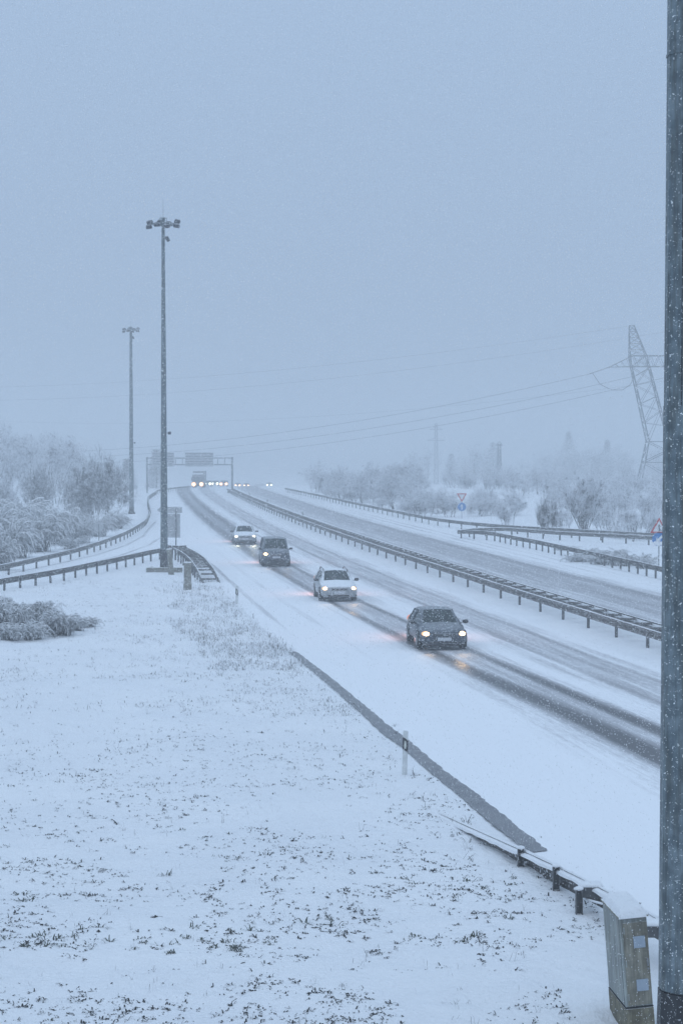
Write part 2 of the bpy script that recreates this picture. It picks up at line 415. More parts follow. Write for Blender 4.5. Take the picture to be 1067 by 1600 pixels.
# ------------------------------------------------------------------ guardrails
pm = MB(); pm.box(-.05, -.035, -.05, .05, -.4, .62); pm.box(.035, .05, -.05, .05, -.4, .62); pm.box(-.0345, .0345, .035, .05, -.4, .615)
post_proto = pm.build('post', 'post_steel'); post_mesh = post_proto.data; bpy.data.objects.remove(post_proto)
PROF = [(.0,.155),(.05,.13),(.07,.09),(.05,.05),(.0,.02),(.0,-.02),(.05,-.05),(.07,-.09),(.05,-.13),(.0,-.155)]
PROF = PROF + [(o-.012, z) for o, z in PROF[::-1]]
CAP = [(-.026,0),(-.02,.018),(0,.030),(.018,.020),(.026,-.006),(.01,-.004)]
def sweep(path, prof, zoff, jit=0., closed=True):
    path = np.asarray(path, float); n = len(path); k = len(prof)
    t = np.gradient(path, axis=0); t /= np.linalg.norm(t[:, :2], axis=1)[:, None]
    nrm = np.stack([t[:, 1], -t[:, 0]], 1)
    V = np.zeros((n, k, 3))
    for j, (o, z) in enumerate(prof):
        sc = 1 if not jit else (1+jit*(rng.random(n)-.5))
        V[:, j, :2] = path[:, :2]+nrm*o; V[:, j, 2] = path[:, 2]+zoff+z*sc
    F_ = []
    for i in range(n-1):
        for j in range(k):
            F_.append((i*k+j, i*k+(j+1) % k, (i+1)*k+(j+1) % k, (i+1)*k+j))
    F_.append(tuple(range(k))); F_.append(tuple(range((n-1)*k, n*k))[::-1])
    return V.reshape(-1, 3), F_
def along(pts, step):
    pts = np.array([tuple(p) for p in pts], float); d = np.r_[0, np.cumsum(np.linalg.norm(np.diff(pts, axis=0), axis=1))]
    # smooth via catmull style resample
    t = np.arange(0, d[-1]+1e-6, step); return np.stack([np.interp(t, d, pts[:, k]) for k in range(3)], 1)
def smooth_path(pts, n=60, it=6):
    q = resample(pts, n)
    for _ in range(it): q[1:-1] = (q[:-2]+2*q[1:-1]+q[2:])/4
    return q
def guardrail(pts, label, spacing=4., face=1, group=None, maxp=100, posts=True, end_down=False, nres=None, post_off=-.1):
    """pts carry z = top of beam; face=+1: beam faces right of the travel direction of pts"""
    L = sum((Vector(pts[i+1])-Vector(pts[i])).length for i in range(len(pts)-1))
    q = smooth_path([tuple(p) for p in pts], nres or max(20, int(L/2)), 4)
    base = Vector((q[0][0], q[0][1], gzf(q[0][1])))
    root = thing('guardrail', base, label, 'guardrail', group)
    b = np.array(base)
    prof = [(o*face, z) for o, z in PROF]
    Vv, Ff = sweep(q-b, prof, -.155); mesh_np('rail_beam', Vv, Ff, 'rail_steel', root)
    q2 = along(q, 1.0) if L < 200 else q
    q2 = q2+0; q2[:, 2] += 0
    Vv, Ff = sweep(q2-b, [(o*face, z) for o, z in CAP], .0, jit=.8); mesh_np('snow_cap', Vv, Ff, 'snow', root)
    if posts:
        pp = along(q, spacing)[:maxp]
        for i, c in enumerate(pp):
            j = min(range(len(q)-1), key=lambda a: (q[a][0]-c[0])**2+(q[a][1]-c[1])**2)
            t = Vector(q[j+1]-q[j]); t.z = 0; t.normalize()
            nn = Vector((t.y, -t.x, 0))*face
            po = bpy.data.objects.new('post', post_mesh); link(po, root)
            ang = math.atan2(t.y, t.x)
            h = c[2]-gzf(c[1])
            po.location = Vector((c[0], c[1], c[2]-.70))+nn*post_off-base
            po.rotation_euler = (0, 0, ang)
    return root, q
def g3(px, py, top=.75):   # pixel of the beam's top edge
    return P(px, py, top)
# central double barrier (things: one guardrail with two beams and cross bars)
yb = steps([(38,120,2.),(120,350,4.)])
path = np.stack([bar(yb), yb, gz(yb)+.75], 1)
root, q = guardrail([tuple(p) for p in path], 'long double steel guardrail with ladder-like cross bars between the two carriageways', 4., face=-1, maxp=80, nres=len(path)*2, post_off=-.1)
b = np.array(root.location)
q2 = np.stack([bar(yb)+1.12, yb, gz(yb)+.75], 1)
Vv, Ff = sweep(q2-b, PROF, -.155); mesh_np('rail_beam', Vv, Ff, 'rail_steel', root)
Vv, Ff = sweep(q2-b, CAP, .0, jit=.8); mesh_np('snow_cap', Vv, Ff, 'snow', root)
Vv, Ff = sweep(q2-b, [(-.075,-.075),(-.03,-.05),(-.016,-.045),(-.016,-.17),(-.09,-.17)], 0, jit=.25); mesh_np('snow_bank', Vv, Ff, 'snow', root)
cm = MB(); cm.box(-.49, .47, -.17, .17, -.035, .045, bev=.012)
cb = cm.build('cross_bar', 'rail_steel'); cbm = cb.data; bpy.data.objects.remove(cb)
for i in range(100):
    y = 52+2.0*i
    o = bpy.data.objects.new('cross_bar', cbm); link(o, root)
    o.location = (bar(y)+.56-b[0], y-b[1], .70-b[2]); o.rotation_euler = (0, 0, -.14)
bm_ = MB()
for i in range(45):
    y = 252+2.0*i; bm_.box(bar(y)+.07, bar(y)+1.05, y-.09, y+.09, gzf(y)+.66, gzf(y)+.74)
o = mesh_np('cross_bar', np.array(bm_.v)-b, bm_.f, 'rail_steel', root); o['kind'] = 'stuff'
# left outer rail of the slip road and shoulder
L1 = [g3(-40,890), g3(6,882), g3(40,875), g3(72,867.5), g3(111,859), g3(146,849), g3(172,840), g3(198,830), g3(216,820), g3(230,810), P(236,797,.75), P(232,783,.75), P(233,774,.75), P(247,765,.75), P(275,761,.75), P(296,759,.75)]
guardrail(L1, 'curved guardrail along the outer edge of the slip road below the left thicket', 3.2, face=1, nres=150)
L2 = [g3(-40,913), g3(3,904), g3(51,896), g3(93,889), g3(132,881), g3(170,873.5), g3(210,865), g3(238,859), g3(262,855)]
guardrail(L2, 'guardrail on many posts running from the left edge to the tall mast', 2.2, face=-1, nres=60)
# nose rail beside the mast, double with cross bars
c0 = P(276,866,0); L3 = [P(272,856,.75), P(284,862,.75), P(296,871,.72), P(308,887,.62), P(318,908,.12)]
root, q = guardrail(L3, 'short doubled guardrail dropping to the ground beside the tall mast', 2., face=-1, nres=30)
L3b = [tuple(Vector(p)+Vector((.95, .25, 0))) for p in L3]; bb = np.array(root.location)
qq = smooth_path(L3b, 30, 4)
Vv, Ff = sweep(qq-bb, PROF, -.155); mesh_np('rail_beam', Vv, Ff, 'rail_steel', root)
Vv, Ff = sweep(qq-bb, CAP, 0., jit=.8); mesh_np('snow_cap', Vv, Ff, 'snow', root)
q1 = along(smooth_path([tuple(p) for p in L3], 30, 4), 1.6); q3 = along(qq, 1.6)
for a, c in list(zip(q1, q3))[:16]:
    m = MB(); m.tube(Vector(a)-Vector(bb)-Vector((0,0,.04)), Vector(c)-Vector(bb)-Vector((0,0,.04)), .05, 4); m.build('cross_bar', 'rail_steel', root)
guardrail([P(262,852,.8), P(278,853,.8), P(292,852,.8)], 'short cross rail closing the nose of the verge behind the tall mast', 1.6, face=-1, nres=10)
# right side rails
RA = [P(x, y, .75) for x, y in ((445,762),(500,773),(560,786),(620,798),(676,809),(730,815.5),(790,820.5),(860,824.5),(940,829),(1018,833),(1100,837))]
guardrail(RA[::-1], 'long guardrail on the far side of the opposite carriageway below the frosted thicket', 4., face=1, nres=160, maxp=100)
RB = [P(x, y, .75) for x, y in ((714,829),(742,825),(785,824),(822,826.5),(862,829.5),(905,832),(952,834),(1003,836.5),(1080,841))]
guardrail(RB[::-1], 'guardrail on tall posts branching off to the right from the rail nose', 2.6, face=-1, nres=60)
RC = [P(x, y, .75) for x, y in ((714,828),(745,829),(770,831),(805,838),(839,844),(872,851),(905,858),(950,867.5),(990,876),(1035,886),(1090,898))]
guardrail(RC[::-1], 'guardrail on close posts along the opposite carriageway, in front of the round blue sign', 2.0, face=1, nres=90)
# foreground rail whose end is buried in the snow
RN = [P(655,1259,-.12), P(690,1272,.02), P(745,1297,.13), P(820,1330,.25), P(870,1353,.34), P(960,1398,.48), P(1030,1436,.58), P(1100,1478,.66), P(1180,1530,.70)]
guardrail(RN, 'foreground guardrail with thick snow on top whose far end sinks into the snowy verge', 1.85, face=-1, nres=60, maxp=0, posts=False)
rn = bpy.data.objects[-1] if False else None
root = [o for o in S.objects if o.name.startswith('guardrail') and o.parent is None][-1]
root = [o for o in S.objects if o.get('label', '').startswith('foreground guardrail')][0]
rb = Vector(root.location)
for (px, py, top) in ((813,1353,.32),(868,1390,.40),(904,1430,.42),(985,1505,.5)):
    p = P(px, py, 0)
    m = MB(); m.box(-.055, -.04, -.06, .06, -.3, top); m.box(.04, .055, -.06, .06, -.3, top); m.box(-.039, .039, .045, .06, -.3, top-.004)
    m.build('post', 'post_steel', root, loc=Vector((p.x, p.y, 0))-rb)
    m = MB(); m.ball((0, 0, top+.012), .075, .08, .035, 2); m.build('snow_cap', 'snow', root, True, loc=Vector((p.x, p.y, 0))-rb)
for (px, py) in ((921,1391),(1024,1452)):
    p = PY(px, py, 29.35 if px < 950 else 26.3)
    m = MB(); m.box(-.15, .17, -.10, .10, -.10, .07, bev=.012); m.build('spacer_block', 'post_steel', root, loc=p-rb)
    m = MB(); m.box(-.20, .20, -.14, .14, .07, .13, bev=.028); m.build('snow_cap', 'snow', root, True, loc=p-rb)
qn = smooth_path([tuple(p_) for p_ in RN], 60, 4)
Vv, Ff = sweep(qn-np.array(rb), [(.014,-.015),(.05,-.012),(.105,-.03),(.12,-.075),(.014,-.085)], 0, jit=.35); mesh_np('snow_ridge', Vv, Ff, 'snow', root, True)
# thin snow-loaded strap running forward of the spacer
m = MB(); a = PY(897,1388,30.1); c = PY(908,1403,29.6); d_ = PY(940,1412,28.6)
m.tube(a-rb, c-rb, .018); m.tube(c-rb, d_-rb, .018); m.build('strap', 'snow', root)

# ------------------------------------------------------------------ lighting masts
def mast(base, H, r0, r1, label, nlamps=8, tar=1.35, head=True, flare=.06, rz=0., armr=1.0, seam=False):
    root = thing('lighting_mast', base, label, 'lighting mast', 'tall lighting masts', rz)
    m = MB(); ph = pi/8
    secs = [(0, tar+.02), (tar+.02, H*.36), (H*.36, H*.70), (H*.70, H)]
    rr = lambda z: r0+(r1-r0)*z/H
    for i, (a, c) in enumerate(secs[1:]):
        m.cone(rr(a)+.006*(2-i), rr(c)+.006*(2-i), a, c, 8, ph=ph)
    m.build('shaft', 'mast_steel', root)
    if seam:
        m = MB(); q_ = lambda z, k=1.0: ((rr(z)+.006)*cos(-5*ph)*k, (rr(z)+.006)*sin(-5*ph)*k, z)
        m.tube(q_(tar), q_(H), .006, 5); m.build('facet_edge_line', 'mast_tar', root)  # dark line stands in for facet-edge shading that the even light lacks
        m = MB()
        for zz_ in (6.25, 11.75): m.cone(rr(zz_)+.018, rr(zz_)+.014, zz_, zz_+.035, 8, ph=ph)
        m.cone(rr(5.83)+.010, rr(5.83)+.010, 5.83, 5.842, 8, ph=ph); m.build('joint_collar', 'mast_steel', root)
    m = MB(); m.cone(rr(0)+flare, rr(tar)+.018, -.2, tar, 8, ph=ph); m.build('base_section', 'mast_tar', root)
    m = MB(); 
    for i in range(8):
        a = 2*pi*i/8+ph
        m.box(rr(0)+.02, rr(0)+.16, -.012, .012, 0, .22, Matrix.Rotation(a, 4, 'Z'))
    m.cone(rr(0)+.2, rr(0)+.2, -.05, .05, 16); m.build('base_flange', 'mast_tar', root)
    if not head: return root
    m = MB(); m.tube((0,0,H), (0,0,H+1.25), .014, 5, .008); m.build('lightning_rod', 'mast_steel', root)
    m = MB(); m.cone(.24, .24, H-.25, H-.18, 10); m.cone(.10,.10,H-.2,H+.12,8)
    for i in range(6):
        a = 2*pi*i/6; m.tube((.22*cos(a), .22*sin(a), H-.2), (.22*cos(a), .22*sin(a), H+.1), .015, 4)
    for i in range(12):
        a, b_ = 2*pi*i/12, 2*pi*(i+1)/12
        m.tube((.22*cos(a), .22*sin(a), H+.1), (.22*cos(b_), .22*sin(b_), H+.1), .012, 4)
        m.tube((armr*.75*cos(a), armr*.75*sin(a), H-.28), (armr*.75*cos(b_), armr*.75*sin(b_), H-.28), .035, 5)
    for i in range(4):
        a = 2*pi*i/4+.4; m.tube((0,0,H-.28), (armr*.75*cos(a), armr*.75*sin(a), H-.28), .03, 5)
    m.build('head_ring', 'mast_steel', root)
    for i in range(nlamps):
        a = [.32, -.32, pi-.32, pi+.32, 1.25, -1.25, pi-1.25, pi+1.25][i % 8]
        Mx = Matrix.Translation((armr*cos(a)*.9, armr*sin(a)*.9, H-.10-.34*(sin(a) < 0)+.06*cos(3*a))) @ Matrix.Rotation(a, 4, 'Z') @ Matrix.Rotation(R(9), 4, 'Y')
        m = MB(); m.box(-.17, .17, -.19, .19, -.13, .09, Mx, .06)
        for k in range(5): m.box(-.13+k*.06, -.12+k*.06, -.13, .13, .088, .12, Mx)
        h = m.build('floodlight', 'lamp_housing', root)
        m = MB(); m.box(-.13, .13, -.15, .15, -.142, -.128, Mx); m.build('lens', 'lamp_glass', h)
    # one more floodlight on a bracket lower down
    Mx = Matrix.Translation((.26, -.05, H-1.2)) @ Matrix.Rotation(R(60), 4, 'Y')
    m = MB(); m.box(-.17, .17, -.16, .16, -.10, .10, Mx, .04); m.tube((.05,0,H-1.12), (.2,-.03,H-1.15), .03, 5); h = m.build('floodlight', 'lamp_housing', root)
    m = MB(); m.box(-.14, .14, -.13, .13, .099, .112, Mx); m.build('lens', 'lamp_glass', h)
    m = MB(); m.tube((rr(8)-.02,0,8.65), (rr(8)+.16,0,8.65), .025, 5); m.box(rr(8)+.08, rr(8)+.26, -.07, .07, 8.56, 8.74, bev=.02); m.build('junction_box', 'lamp_housing', root)
    return root
p1 = P(257, 893)
mast((p1.x, p1.y, 0), 21.9, .235, .10, 'tallest slender steel mast with a ring of floodlights, standing at the guardrail nose')
m = MB(); q = P(258, 892)
m.box(-1.05, 1.2, -.9, -.62, -.1, .30, bev=.02)
m.box(-1.05, -.80, -.62, .7, -.1, .295, bev=.02)
kt = thing('kerb_block', (p1.x, p1.y, 0), 'low concrete plinth wall around the foot of the tall mast', 'plinth')
m.build('wall_block', 'concrete', kt)
p2 = P(206, 803)
mast((p2.x, p2.y, gzf(p2.y)), 22.6, .29, .16, 'second, paler steel mast with floodlights farther off by the bushes', tar=.9, armr=1.0)
mast((3.80, 20.3, 0), 22.0, .268, .20, 'massive galvanised mast in the foreground at the right edge, snow stuck to it', tar=1.42, head=True, seam=True)

# small posts by the mast
def obox(name, px, py, hpx, wm, dm, mat, label, cat, lean=0.):
    p = P(px, py); s = F/p.y; h = hpx/s
    root = thing(name, (p.x, p.y, 0), label, cat); root.rotation_euler = (0, lean, 0)
    m = MB(); m.box(-wm/2, wm/2, -dm/2, dm/2, -.2, h, bev=.03); m.box(-wm/2-.02, wm/2+.02, -dm/2-.02, dm/2+.02, -.2, h*.22, bev=.02); m.build('body', mat, root)
    m = MB(); m.box(-wm/2-.015, wm/2+.015, -dm/2-.015, dm/2+.015, h-.01, h+.045, bev=.025); m.build('snow_cap', 'snow', root, True)
    return root
obox('cable_box', 268, 898, 40, .30, .22, 'concrete', 'slim pale grey cable box leaning in front of the tall mast', 'cable box', lean=R(-4.5))
obox('concrete_post', 293.5, 921, 42, .38, .34, 'concrete', 'squat weathered concrete post right of the tall mast', 'post')

# roadside cabinet in the foreground
cab = thing('utility_cabinet', (3.79, 22.98, 0), 'weathered grey-green utility cabinet topped with snow, beside the foreground mast', 'cabinet')
cab.rotation_euler = (R(0), R(-4.6), R(5))
cx0, cx1, cy0, cy1, ch = -.175, .175, 0, .93, 1.555
m = MB(); m.box(cx0, cx1, cy0, cy1, .42, ch, bev=.012); m.build('housing', 'cabinet_side', cab)
m = MB(); m.box(cx0+.035, cx1-.004, cy0-.012, cy0+.004, .44, ch-.06, bev=.004); dr = m.build('door', 'cabinet_front', cab)
m = MB(); m.box(-.02, .13, cy0-.028, cy0-.013, 1.17, 1.32, bev=.006); m.build('cover_plate', 'plate_blue', dr)
m = MB(); m.box(-.02, .13, cy0-.028, cy0-.013, .62, .77, bev=.006); m.build('cover_plate', 'plate_blue', dr)
m = MB(); m.box(.135, .15, cy0-.034, cy0-.013, .93, 1.03, bev=.004); m.cone(.012,.012,0,.03,8, Matrix.Translation((.142, cy0-.013, .90)) @ Matrix.Rotation(pi/2, 4, 'X')); m.build('handle', 'chrome', dr)
for z_ in (.55, .98, 1.40): MB().tube((cx0+.045, cy0-.018, z_-.04), (cx0+.045, cy0-.018, z_+.04), .009, 6).build('hinge', 'cabinet_side', dr)
m = MB(); m.box(cx0-.006, cx1+.006, cy0-.01, cy1, .405, .415); m.box(cx0-.003, cx0+.001, cy0+.05, cy0+.058, .43, ch-.02); m.build('seam', 'dark_gap', cab)
m = MB(); m.box(cx0-.006, cx1+.006, cy0-.012, cy1+.01, -.4, .40, bev=.01); m.build('plinth', 'plinth', cab)
m = MB(); m.box(cx0-.02, cx1+.02, cy0-.03, cy1+.02, ch, ch+.03, bev=.008); m.build('lid', 'cabinet_front', cab)
# lumpy snow cap
bm = bmesh.new(); bmesh.ops.create_grid(bm, x_segments=14, y_segments=26, size=.5)
for v in bm.verts:
    u, t_ = v.co.x*2, v.co.y*2
    e_ = min(1, (1-abs(u))*4)*min(1, (1-abs(t_))*6)
    v.co = Vector((u*.19, .455+t_*.50, ch+.022+.085*e_**.5+.018*random.random()*e_-(.012 if e_ < .01 else 0)))
ext = bmesh.ops.extrude_face_region(bm, geom=bm.faces[:])
for v in [g_ for g_ in ext['geom'] if isinstance(g_, bmesh.types.BMVert)]: v.co.z = ch+.005
bmesh.ops.recalc_face_normals(bm, faces=bm.faces[:])
m = MB(); m._bm(bm); m.build('snow_cap', 'snow', cab, True)

# delineator posts
def delineator(px, py, h, label, lean=0., group='delineator posts', z=0.):
    p = P(px, py, z); root = thing('delineator_post', (p.x, p.y, z+gzf(p.y)), label, 'delineator post', group); root.rotation_euler = (0, lean, R(-8))
    m = MB(); pts = [(-.06,-.03),(-.02,-.05),(.02,-.05),(.06,-.03),(.05,.03),(-.05,.03)]
    v = [(x, y, -.2) for x, y in pts]+[(x, y, h-.05) for x, y in pts]+[(x*.9, y*.9, h-.0+.03*(y > 0)) for x, y in pts]
    k = 6; f = [(i, (i+1) % k, k+(i+1) % k, k+i) for i in range(k)]+[(k+i, k+(i+1) % k, 2*k+(i+1) % k, 2*k+i) for i in range(k)]+[tuple(range(k))[::-1], tuple(range(2*k, 3*k))]
    m.add(v, f); m.build('body', 'white_plastic', root)
    m = MB(); m.prism([(-.062, h-.42), (.062, h-.50), (.062, h-.22), (-.062, h-.14)], -.054, .034); m.build('black_band', 'black_plastic', root)
    m = MB(); m.prism([(-.022, h-.40), (.022, h-.425), (.022, h-.25), (-.022, h-.225)], -.062, -.053); m.build('reflector', 'reflector', root)
    return root
delineator(632, 1210, 1.02, 'white delineator post with black band beside the wet paving strip', lean=R(1.5))
delineator(370.5, 944, .92, 'small white delineator post where the weedy verge meets the slip lane', lean=0)
for px, py, w_ in ((390,778,'farthest of three'),(418,789,'middle of three'),(473,811,'nearest of three')):
    delineator(px, py, .95, 'tiny delineator post at the snowy edge of the opposite carriageway, '+w_, group='delineators behind the central barrier')

# ------------------------------------------------------------------ signs
def pole_mb(h, r=.035):
    m = MB(); m.tube((0,0,-.3), (0,0,h), r, 8); return m
def disc_mb(cx, cz, r, y0, y1, n=28):
    return MB().prism([(cx+r*cos(2*pi*i/n), cz+r*sin(2*pi*i/n)) for i in range(n)], y0, y1)
def tri_pts(cz, s, up=True, k=1.):
    h = s*.866*k; s *= k; c = cz
    pts = [(-s/2, c-h/3), (s/2, c-h/3), (0, c+2*h/3)]
    if not up: pts = [(x, 2*c-z) for x, z in pts]
    return pts
def round_poly(pts, r, n=4):
    outp = []
    N = len(pts)
    for i in range(N):
        a = Vector((*pts[i-1], 0)); b_ = Vector((*pts[i], 0)); c = Vector((*pts[(i+1) % N], 0))
        p = b_+(a-b_).normalized()*r; q_ = b_+(c-b_).normalized()*r
        for j in range(n+1):
            t_ = j/n; v = p*(1-t_)**2+b_*2*t_*(1-t_)+q_*t_**2; outp.append((v.x, v.y))
    return outp
# right: warning triangle + blue keep arrow
p = P(1028.5, 884)
s_ = F/p.y; root = thing('warning_sign', (p.x, p.y, 0), 'red bordered warning triangle above a round blue arrow sign, partly behind the foreground mast', 'road sign')
zt = CAM_Z-(832-708)/s_; z_tri = zt+.28; z_blue = CAM_Z-(842.5-708)/s_
pole_mb(z_tri+.5).build('pole', 'galvanised', root)
m = MB().prism(round_poly(tri_pts(z_tri+.02, 1.18), .06), -.06, -.04); t_ = m.build('triangle_panel', 'sign_red', root)
MB().prism(round_poly(tri_pts(z_tri+.02, 1.18, k=.70), .03), -.064, -.061).build('white_field', 'sign_white', t_)
m = MB().prism([(-.035,z_tri-.20),(.035,z_tri-.20),(.035,z_tri+.10),(.085,z_tri+.10),(0,z_tri+.26),(-.085,z_tri+.10),(-.035,z_tri+.10)], -.068, -.065)
m.prism([(.036,z_tri-.10),(.12,z_tri-.19),(.16,z_tri-.155),(.036,z_tri-.03)], -.068, -.065); m.build('black_symbol', 'black_plastic', t_)
m = disc_mb(0, z_blue, .46, -.06, -.04); d_ = m.build('round_panel', 'sign_blue', root)
m = MB(); c_ = z_blue
Mr = lambda pts, a: [(x*cos(a)-z*sin(a), c_+x*sin(a)+z*cos(a)) for x, z in pts]
m.prism(Mr([(-.07,.30),(.07,.30),(.07,-.05),(.19,-.05),(0,-.30),(-.19,-.05),(-.07,-.05)], R(-45)), -.066, -.061); m.build('white_arrow', 'sign_white', d_)
m = MB(); m.prism([(-.40,c_-.22),(-.30,c_-.14),(0,c_-.20),(.3,c_-.13),(.40,c_-.20),(.28,c_-.36),(0,c_-.455),(-.28,c_-.36)], -.072, -.0665); m.build('stuck_snow', 'snow', d_)
# middle: yield + blue
p = P(721, 810); s_ = F/p.y
root = thing('yield_sign', (p.x, p.y, 0), 'upside-down red and white triangle above a small round blue arrow sign behind the far guardrail', 'road sign')
z1 = CAM_Z-(775.5-708)/s_; z2 = CAM_Z-(792-708)/s_
pole_mb(z1+.4).build('pole', 'galvanised', root)
m = MB().prism(round_poly(tri_pts(z1, 1.15, up=False), .06), -.06, -.04); t_ = m.build('triangle_panel', 'sign_red', root)
MB().prism(round_poly(tri_pts(z1, 1.15, up=False, k=.66), .03), -.064, -.061).build('white_field', 'sign_white', t_)
d_ = disc_mb(0, z2, .48, -.06, -.04).build('round_panel', 'sign_blue', root)
MB().prism([(-.06,z2-.32),(.06,z2-.32),(.06,z2+.06),(.18,z2+.06),(0,z2+.32),(-.18,z2+.06),(-.06,z2+.06)], -.066, -.061).build('white_arrow', 'sign_white', d_)
# direction board seen from behind beside the tall mast
p = P(276, 860); s_ = F/p.y
root = thing('direction_board', (p.x, p.y, 0), 'grey back of a tall sign board with pointed arrow panel, right behind the mast', 'road sign')
zz = lambda py: CAM_Z-(py-708)/s_
xx = lambda px: (px-276)/s_
MB().prism([(xx(245.5), zz(797)), (xx(252), zz(801.5)), (xx(285), zz(801.5)), (xx(285), zz(792)), (xx(252), zz(792))], -.02, .02).build('arrow_panel', 'sign_back', root)
m = MB(); m.box(xx(262), xx(282), -.02, .02, zz(840), zz(802.5)); pn = m.build('board_panel', 'sign_back', root)
m = MB()
for i in range(13):
    z = zz(804+i*2.8); m.box(xx(262.5), xx(281.5), -.05, -.021, z-.022, z+.022)
m.build('stiffening_rib', 'sign_back', pn)
m = MB(); m.tube((xx(275.5),-.09,-.3), (xx(275.5),-.09,zz(795)), .045, 8); m.build('pole', 'galvanised', root)
p = P(275.5, 868)
root = thing('marker_pole', (p.x, p.y, 0), 'thin bare marker pole in front of the grey sign board', 'pole')
m = MB(); m.tube((0,0,-.2), (0,0,2.4), .035, 6); m.box(-.05,.05,-.05,.05,-.2,.7, bev=.01); m.build('shaft', 'galvanised', root)
# left sign seen from the back
p = P(155, 850); s_ = F/p.y
root = thing('round_sign', (p.x, p.y, 0), 'grey back of a small sign on a thin pole in front of the left bush', 'road sign')
zc = CAM_Z-(823-708)/s_
MB().prism([(.43*cos(2*pi*(i+.5)/8), zc+.43*sin(2*pi*(i+.5)/8)) for i in range(8)], -.015, .015).build('panel', 'sign_back', root)
m = pole_mb(zc+.3, .03); m.build('pole', 'galvanised', root)
# gantry
GY = 342.; s_ = F/GY
gzz = lambda py: CAM_Z-(py-708)/s_; gxx = lambda px: (px-533.5)/s_
g0 = gzf(GY)
root = thing('sign_gantry', (gxx(363), GY, g0), 'grey sign gantry spanning the near carriageway in the mist, panels seen from behind', 'gantry')
ox, oy, oz = root.location
def gb(name, boxes, mat, parent=root):
    m = MB()
    for b_ in boxes: m.box(b_[0]-ox, b_[1]-ox, b_[2], b_[3], b_[4]-oz, b_[5]-oz)
    return m.build(name, mat, parent)
gb('column', [(gxx(361.5), gxx(364.5), -.2, .2, g0-.2, gzz(714))], 'galvanised')
gb('column', [(gxx(229), gxx(231.5), -.2, .2, g0-.2, gzz(714))], 'galvanised')
bx = [(gxx(228), gxx(364), -.12, .12, gzz(716.5), gzz(715)), (gxx(228), gxx(364), -.12, .12, gzz(727), gzz(725.3)), (gxx(228), gxx(364), .9, 1.1, gzz(716.5), gzz(715)), (gxx(228), gxx(364), .9, 1.1, gzz(727), gzz(725.3))]
for px in range(230, 364, 11): bx.append((gxx(px), gxx(px)+.12, -.05, .05, gzz(725), gzz(717)))
gb('truss_beam', bx, 'galvanised')
for a, c in ((239.5, 272.5), (290, 333.5)):
    pn = gb('sign_panel', [(gxx(a), gxx(c), -.35, -.25, gzz(729), gzz(707))], 'sign_back')
    gb('stiffening_rib', [(gxx(a), gxx(c), -.42, -.352, gzz(709+i*4)-.05, gzz(709+i*4)+.05) for i in range(5)], 'pylon_steel', pn)
gb('base_mound', [(gxx(356), gxx(370), -.9, .9, g0-.2, g0+.5)], 'concrete')

# ------------------------------------------------------------------ pylons and wires
def lattice(m, A, B, n, r, r2=None):
    """A, B: lists of 4 corner points (bottom ring, top ring) -> legs + X bracing + rings"""
    A = [Vector(a) for a in A]; B = [Vector(a) for a in B]
    for a, b_ in zip(A, B): m.tube(a, b_, r, 4)
    r2 = r2 or r*.55
    for i in range(n):
        t0, t1 = i/n, (i+1)/n
        p_ = [a.lerp(b_, t0) for a, b_ in zip(A, B)]; q_ = [a.lerp(b_, t1) for a, b_ in zip(A, B)]
        for j in range(4):
            k = (j+1) % 4
            m.tube(p_[j], q_[k], r2, 3); m.tube(p_[k], q_[j], r2, 3)
            m.tube(q_[j], q_[k], r2, 3)
def ring(cx, hw, hd, z, cy=0): return [(cx-hw, cy-hd, z), (cx+hw, cy-hd, z), (cx+hw, cy+hd, z), (cx-hw, cy+hd, z)]
PYY = 340.; psc = F/PYY
pz = lambda py: CAM_Z-(py-708)/psc
pc = (1041-533.5)/psc
root = thing('power_pylon', (pc, PYY, gzf(PYY)), 'lattice power pylon with a wide cross-arm rising from the thicket at right', 'pylon')
oz = gzf(PYY)
m = MB()
zW, zA, zB, zT = pz(690), pz(573), pz(556), pz(509)
lattice(m, ring(0, 5.6, 3.2, 0), ring(0, 4.3, 2.2, zW*.6), 1, .13)
lattice(m, ring(0, 4.3, 2.2, zW*.6), ring(0, 3.6, 1.8, zW), 1, .13)
m.build('lower_legs', 'pylon_steel', root)
for sg in (-1, 1):
    m = MB()
    A_ = [(sg*3.55, -1.8, zW), (sg*.5, -1.2, zW+3), (sg*.5, 1.2, zW+3), (sg*3.55, 1.8, zW)]
    B_ = [(sg*6.7, -1, zA), (sg*3.4, -1, zA), (sg*3.4, 1, zA), (sg*6.7, 1, zA)]
    lattice(m, A_, B_, 4, .115, .05)
    m.build('arm_leg', 'pylon_steel', root)
    m = MB()
    lattice(m, [(sg*7.0,-1,zB), (sg*4.0,-1,zB), (sg*4.0,1,zB), (sg*7.0,1,zB)], [(sg*7.1,-.15,zT), (sg*6.2,-.15,zT), (sg*6.2,.15,zT), (sg*7.1,.15,zT)], 5, .09)
    m.build('peak', 'pylon_steel', root)
    m = MB(); tip = (sg*10.7, 0, zA-.1)
    for y_ in (-1, 1):
        m.tube((sg*6.4, y_, zB), tip, .07, 4); m.tube((sg*6.4, y_, zA), tip, .07, 4)
        for t_ in (.25, .5, .75):
            a = Vector((sg*6.4, y_, zB)).lerp(Vector(tip), t_); c = Vector((sg*6.4, y_, zA)).lerp(Vector(tip), max(0, t_-.15)); m.tube(a, c, .04, 3)
    lattice(m, [(sg*6.7,-1,zA), (sg*3.4,-1,zA), (sg*3.4,1,zA), (sg*6.7,1,zA)], [(sg*7.0,-1,zB), (sg*4.0,-1,zB), (sg*4.0,1,zB), (sg*7.0,1,zB)], 1, .09)
    m.build('cross_arm', 'pylon_steel', root)
m = MB()
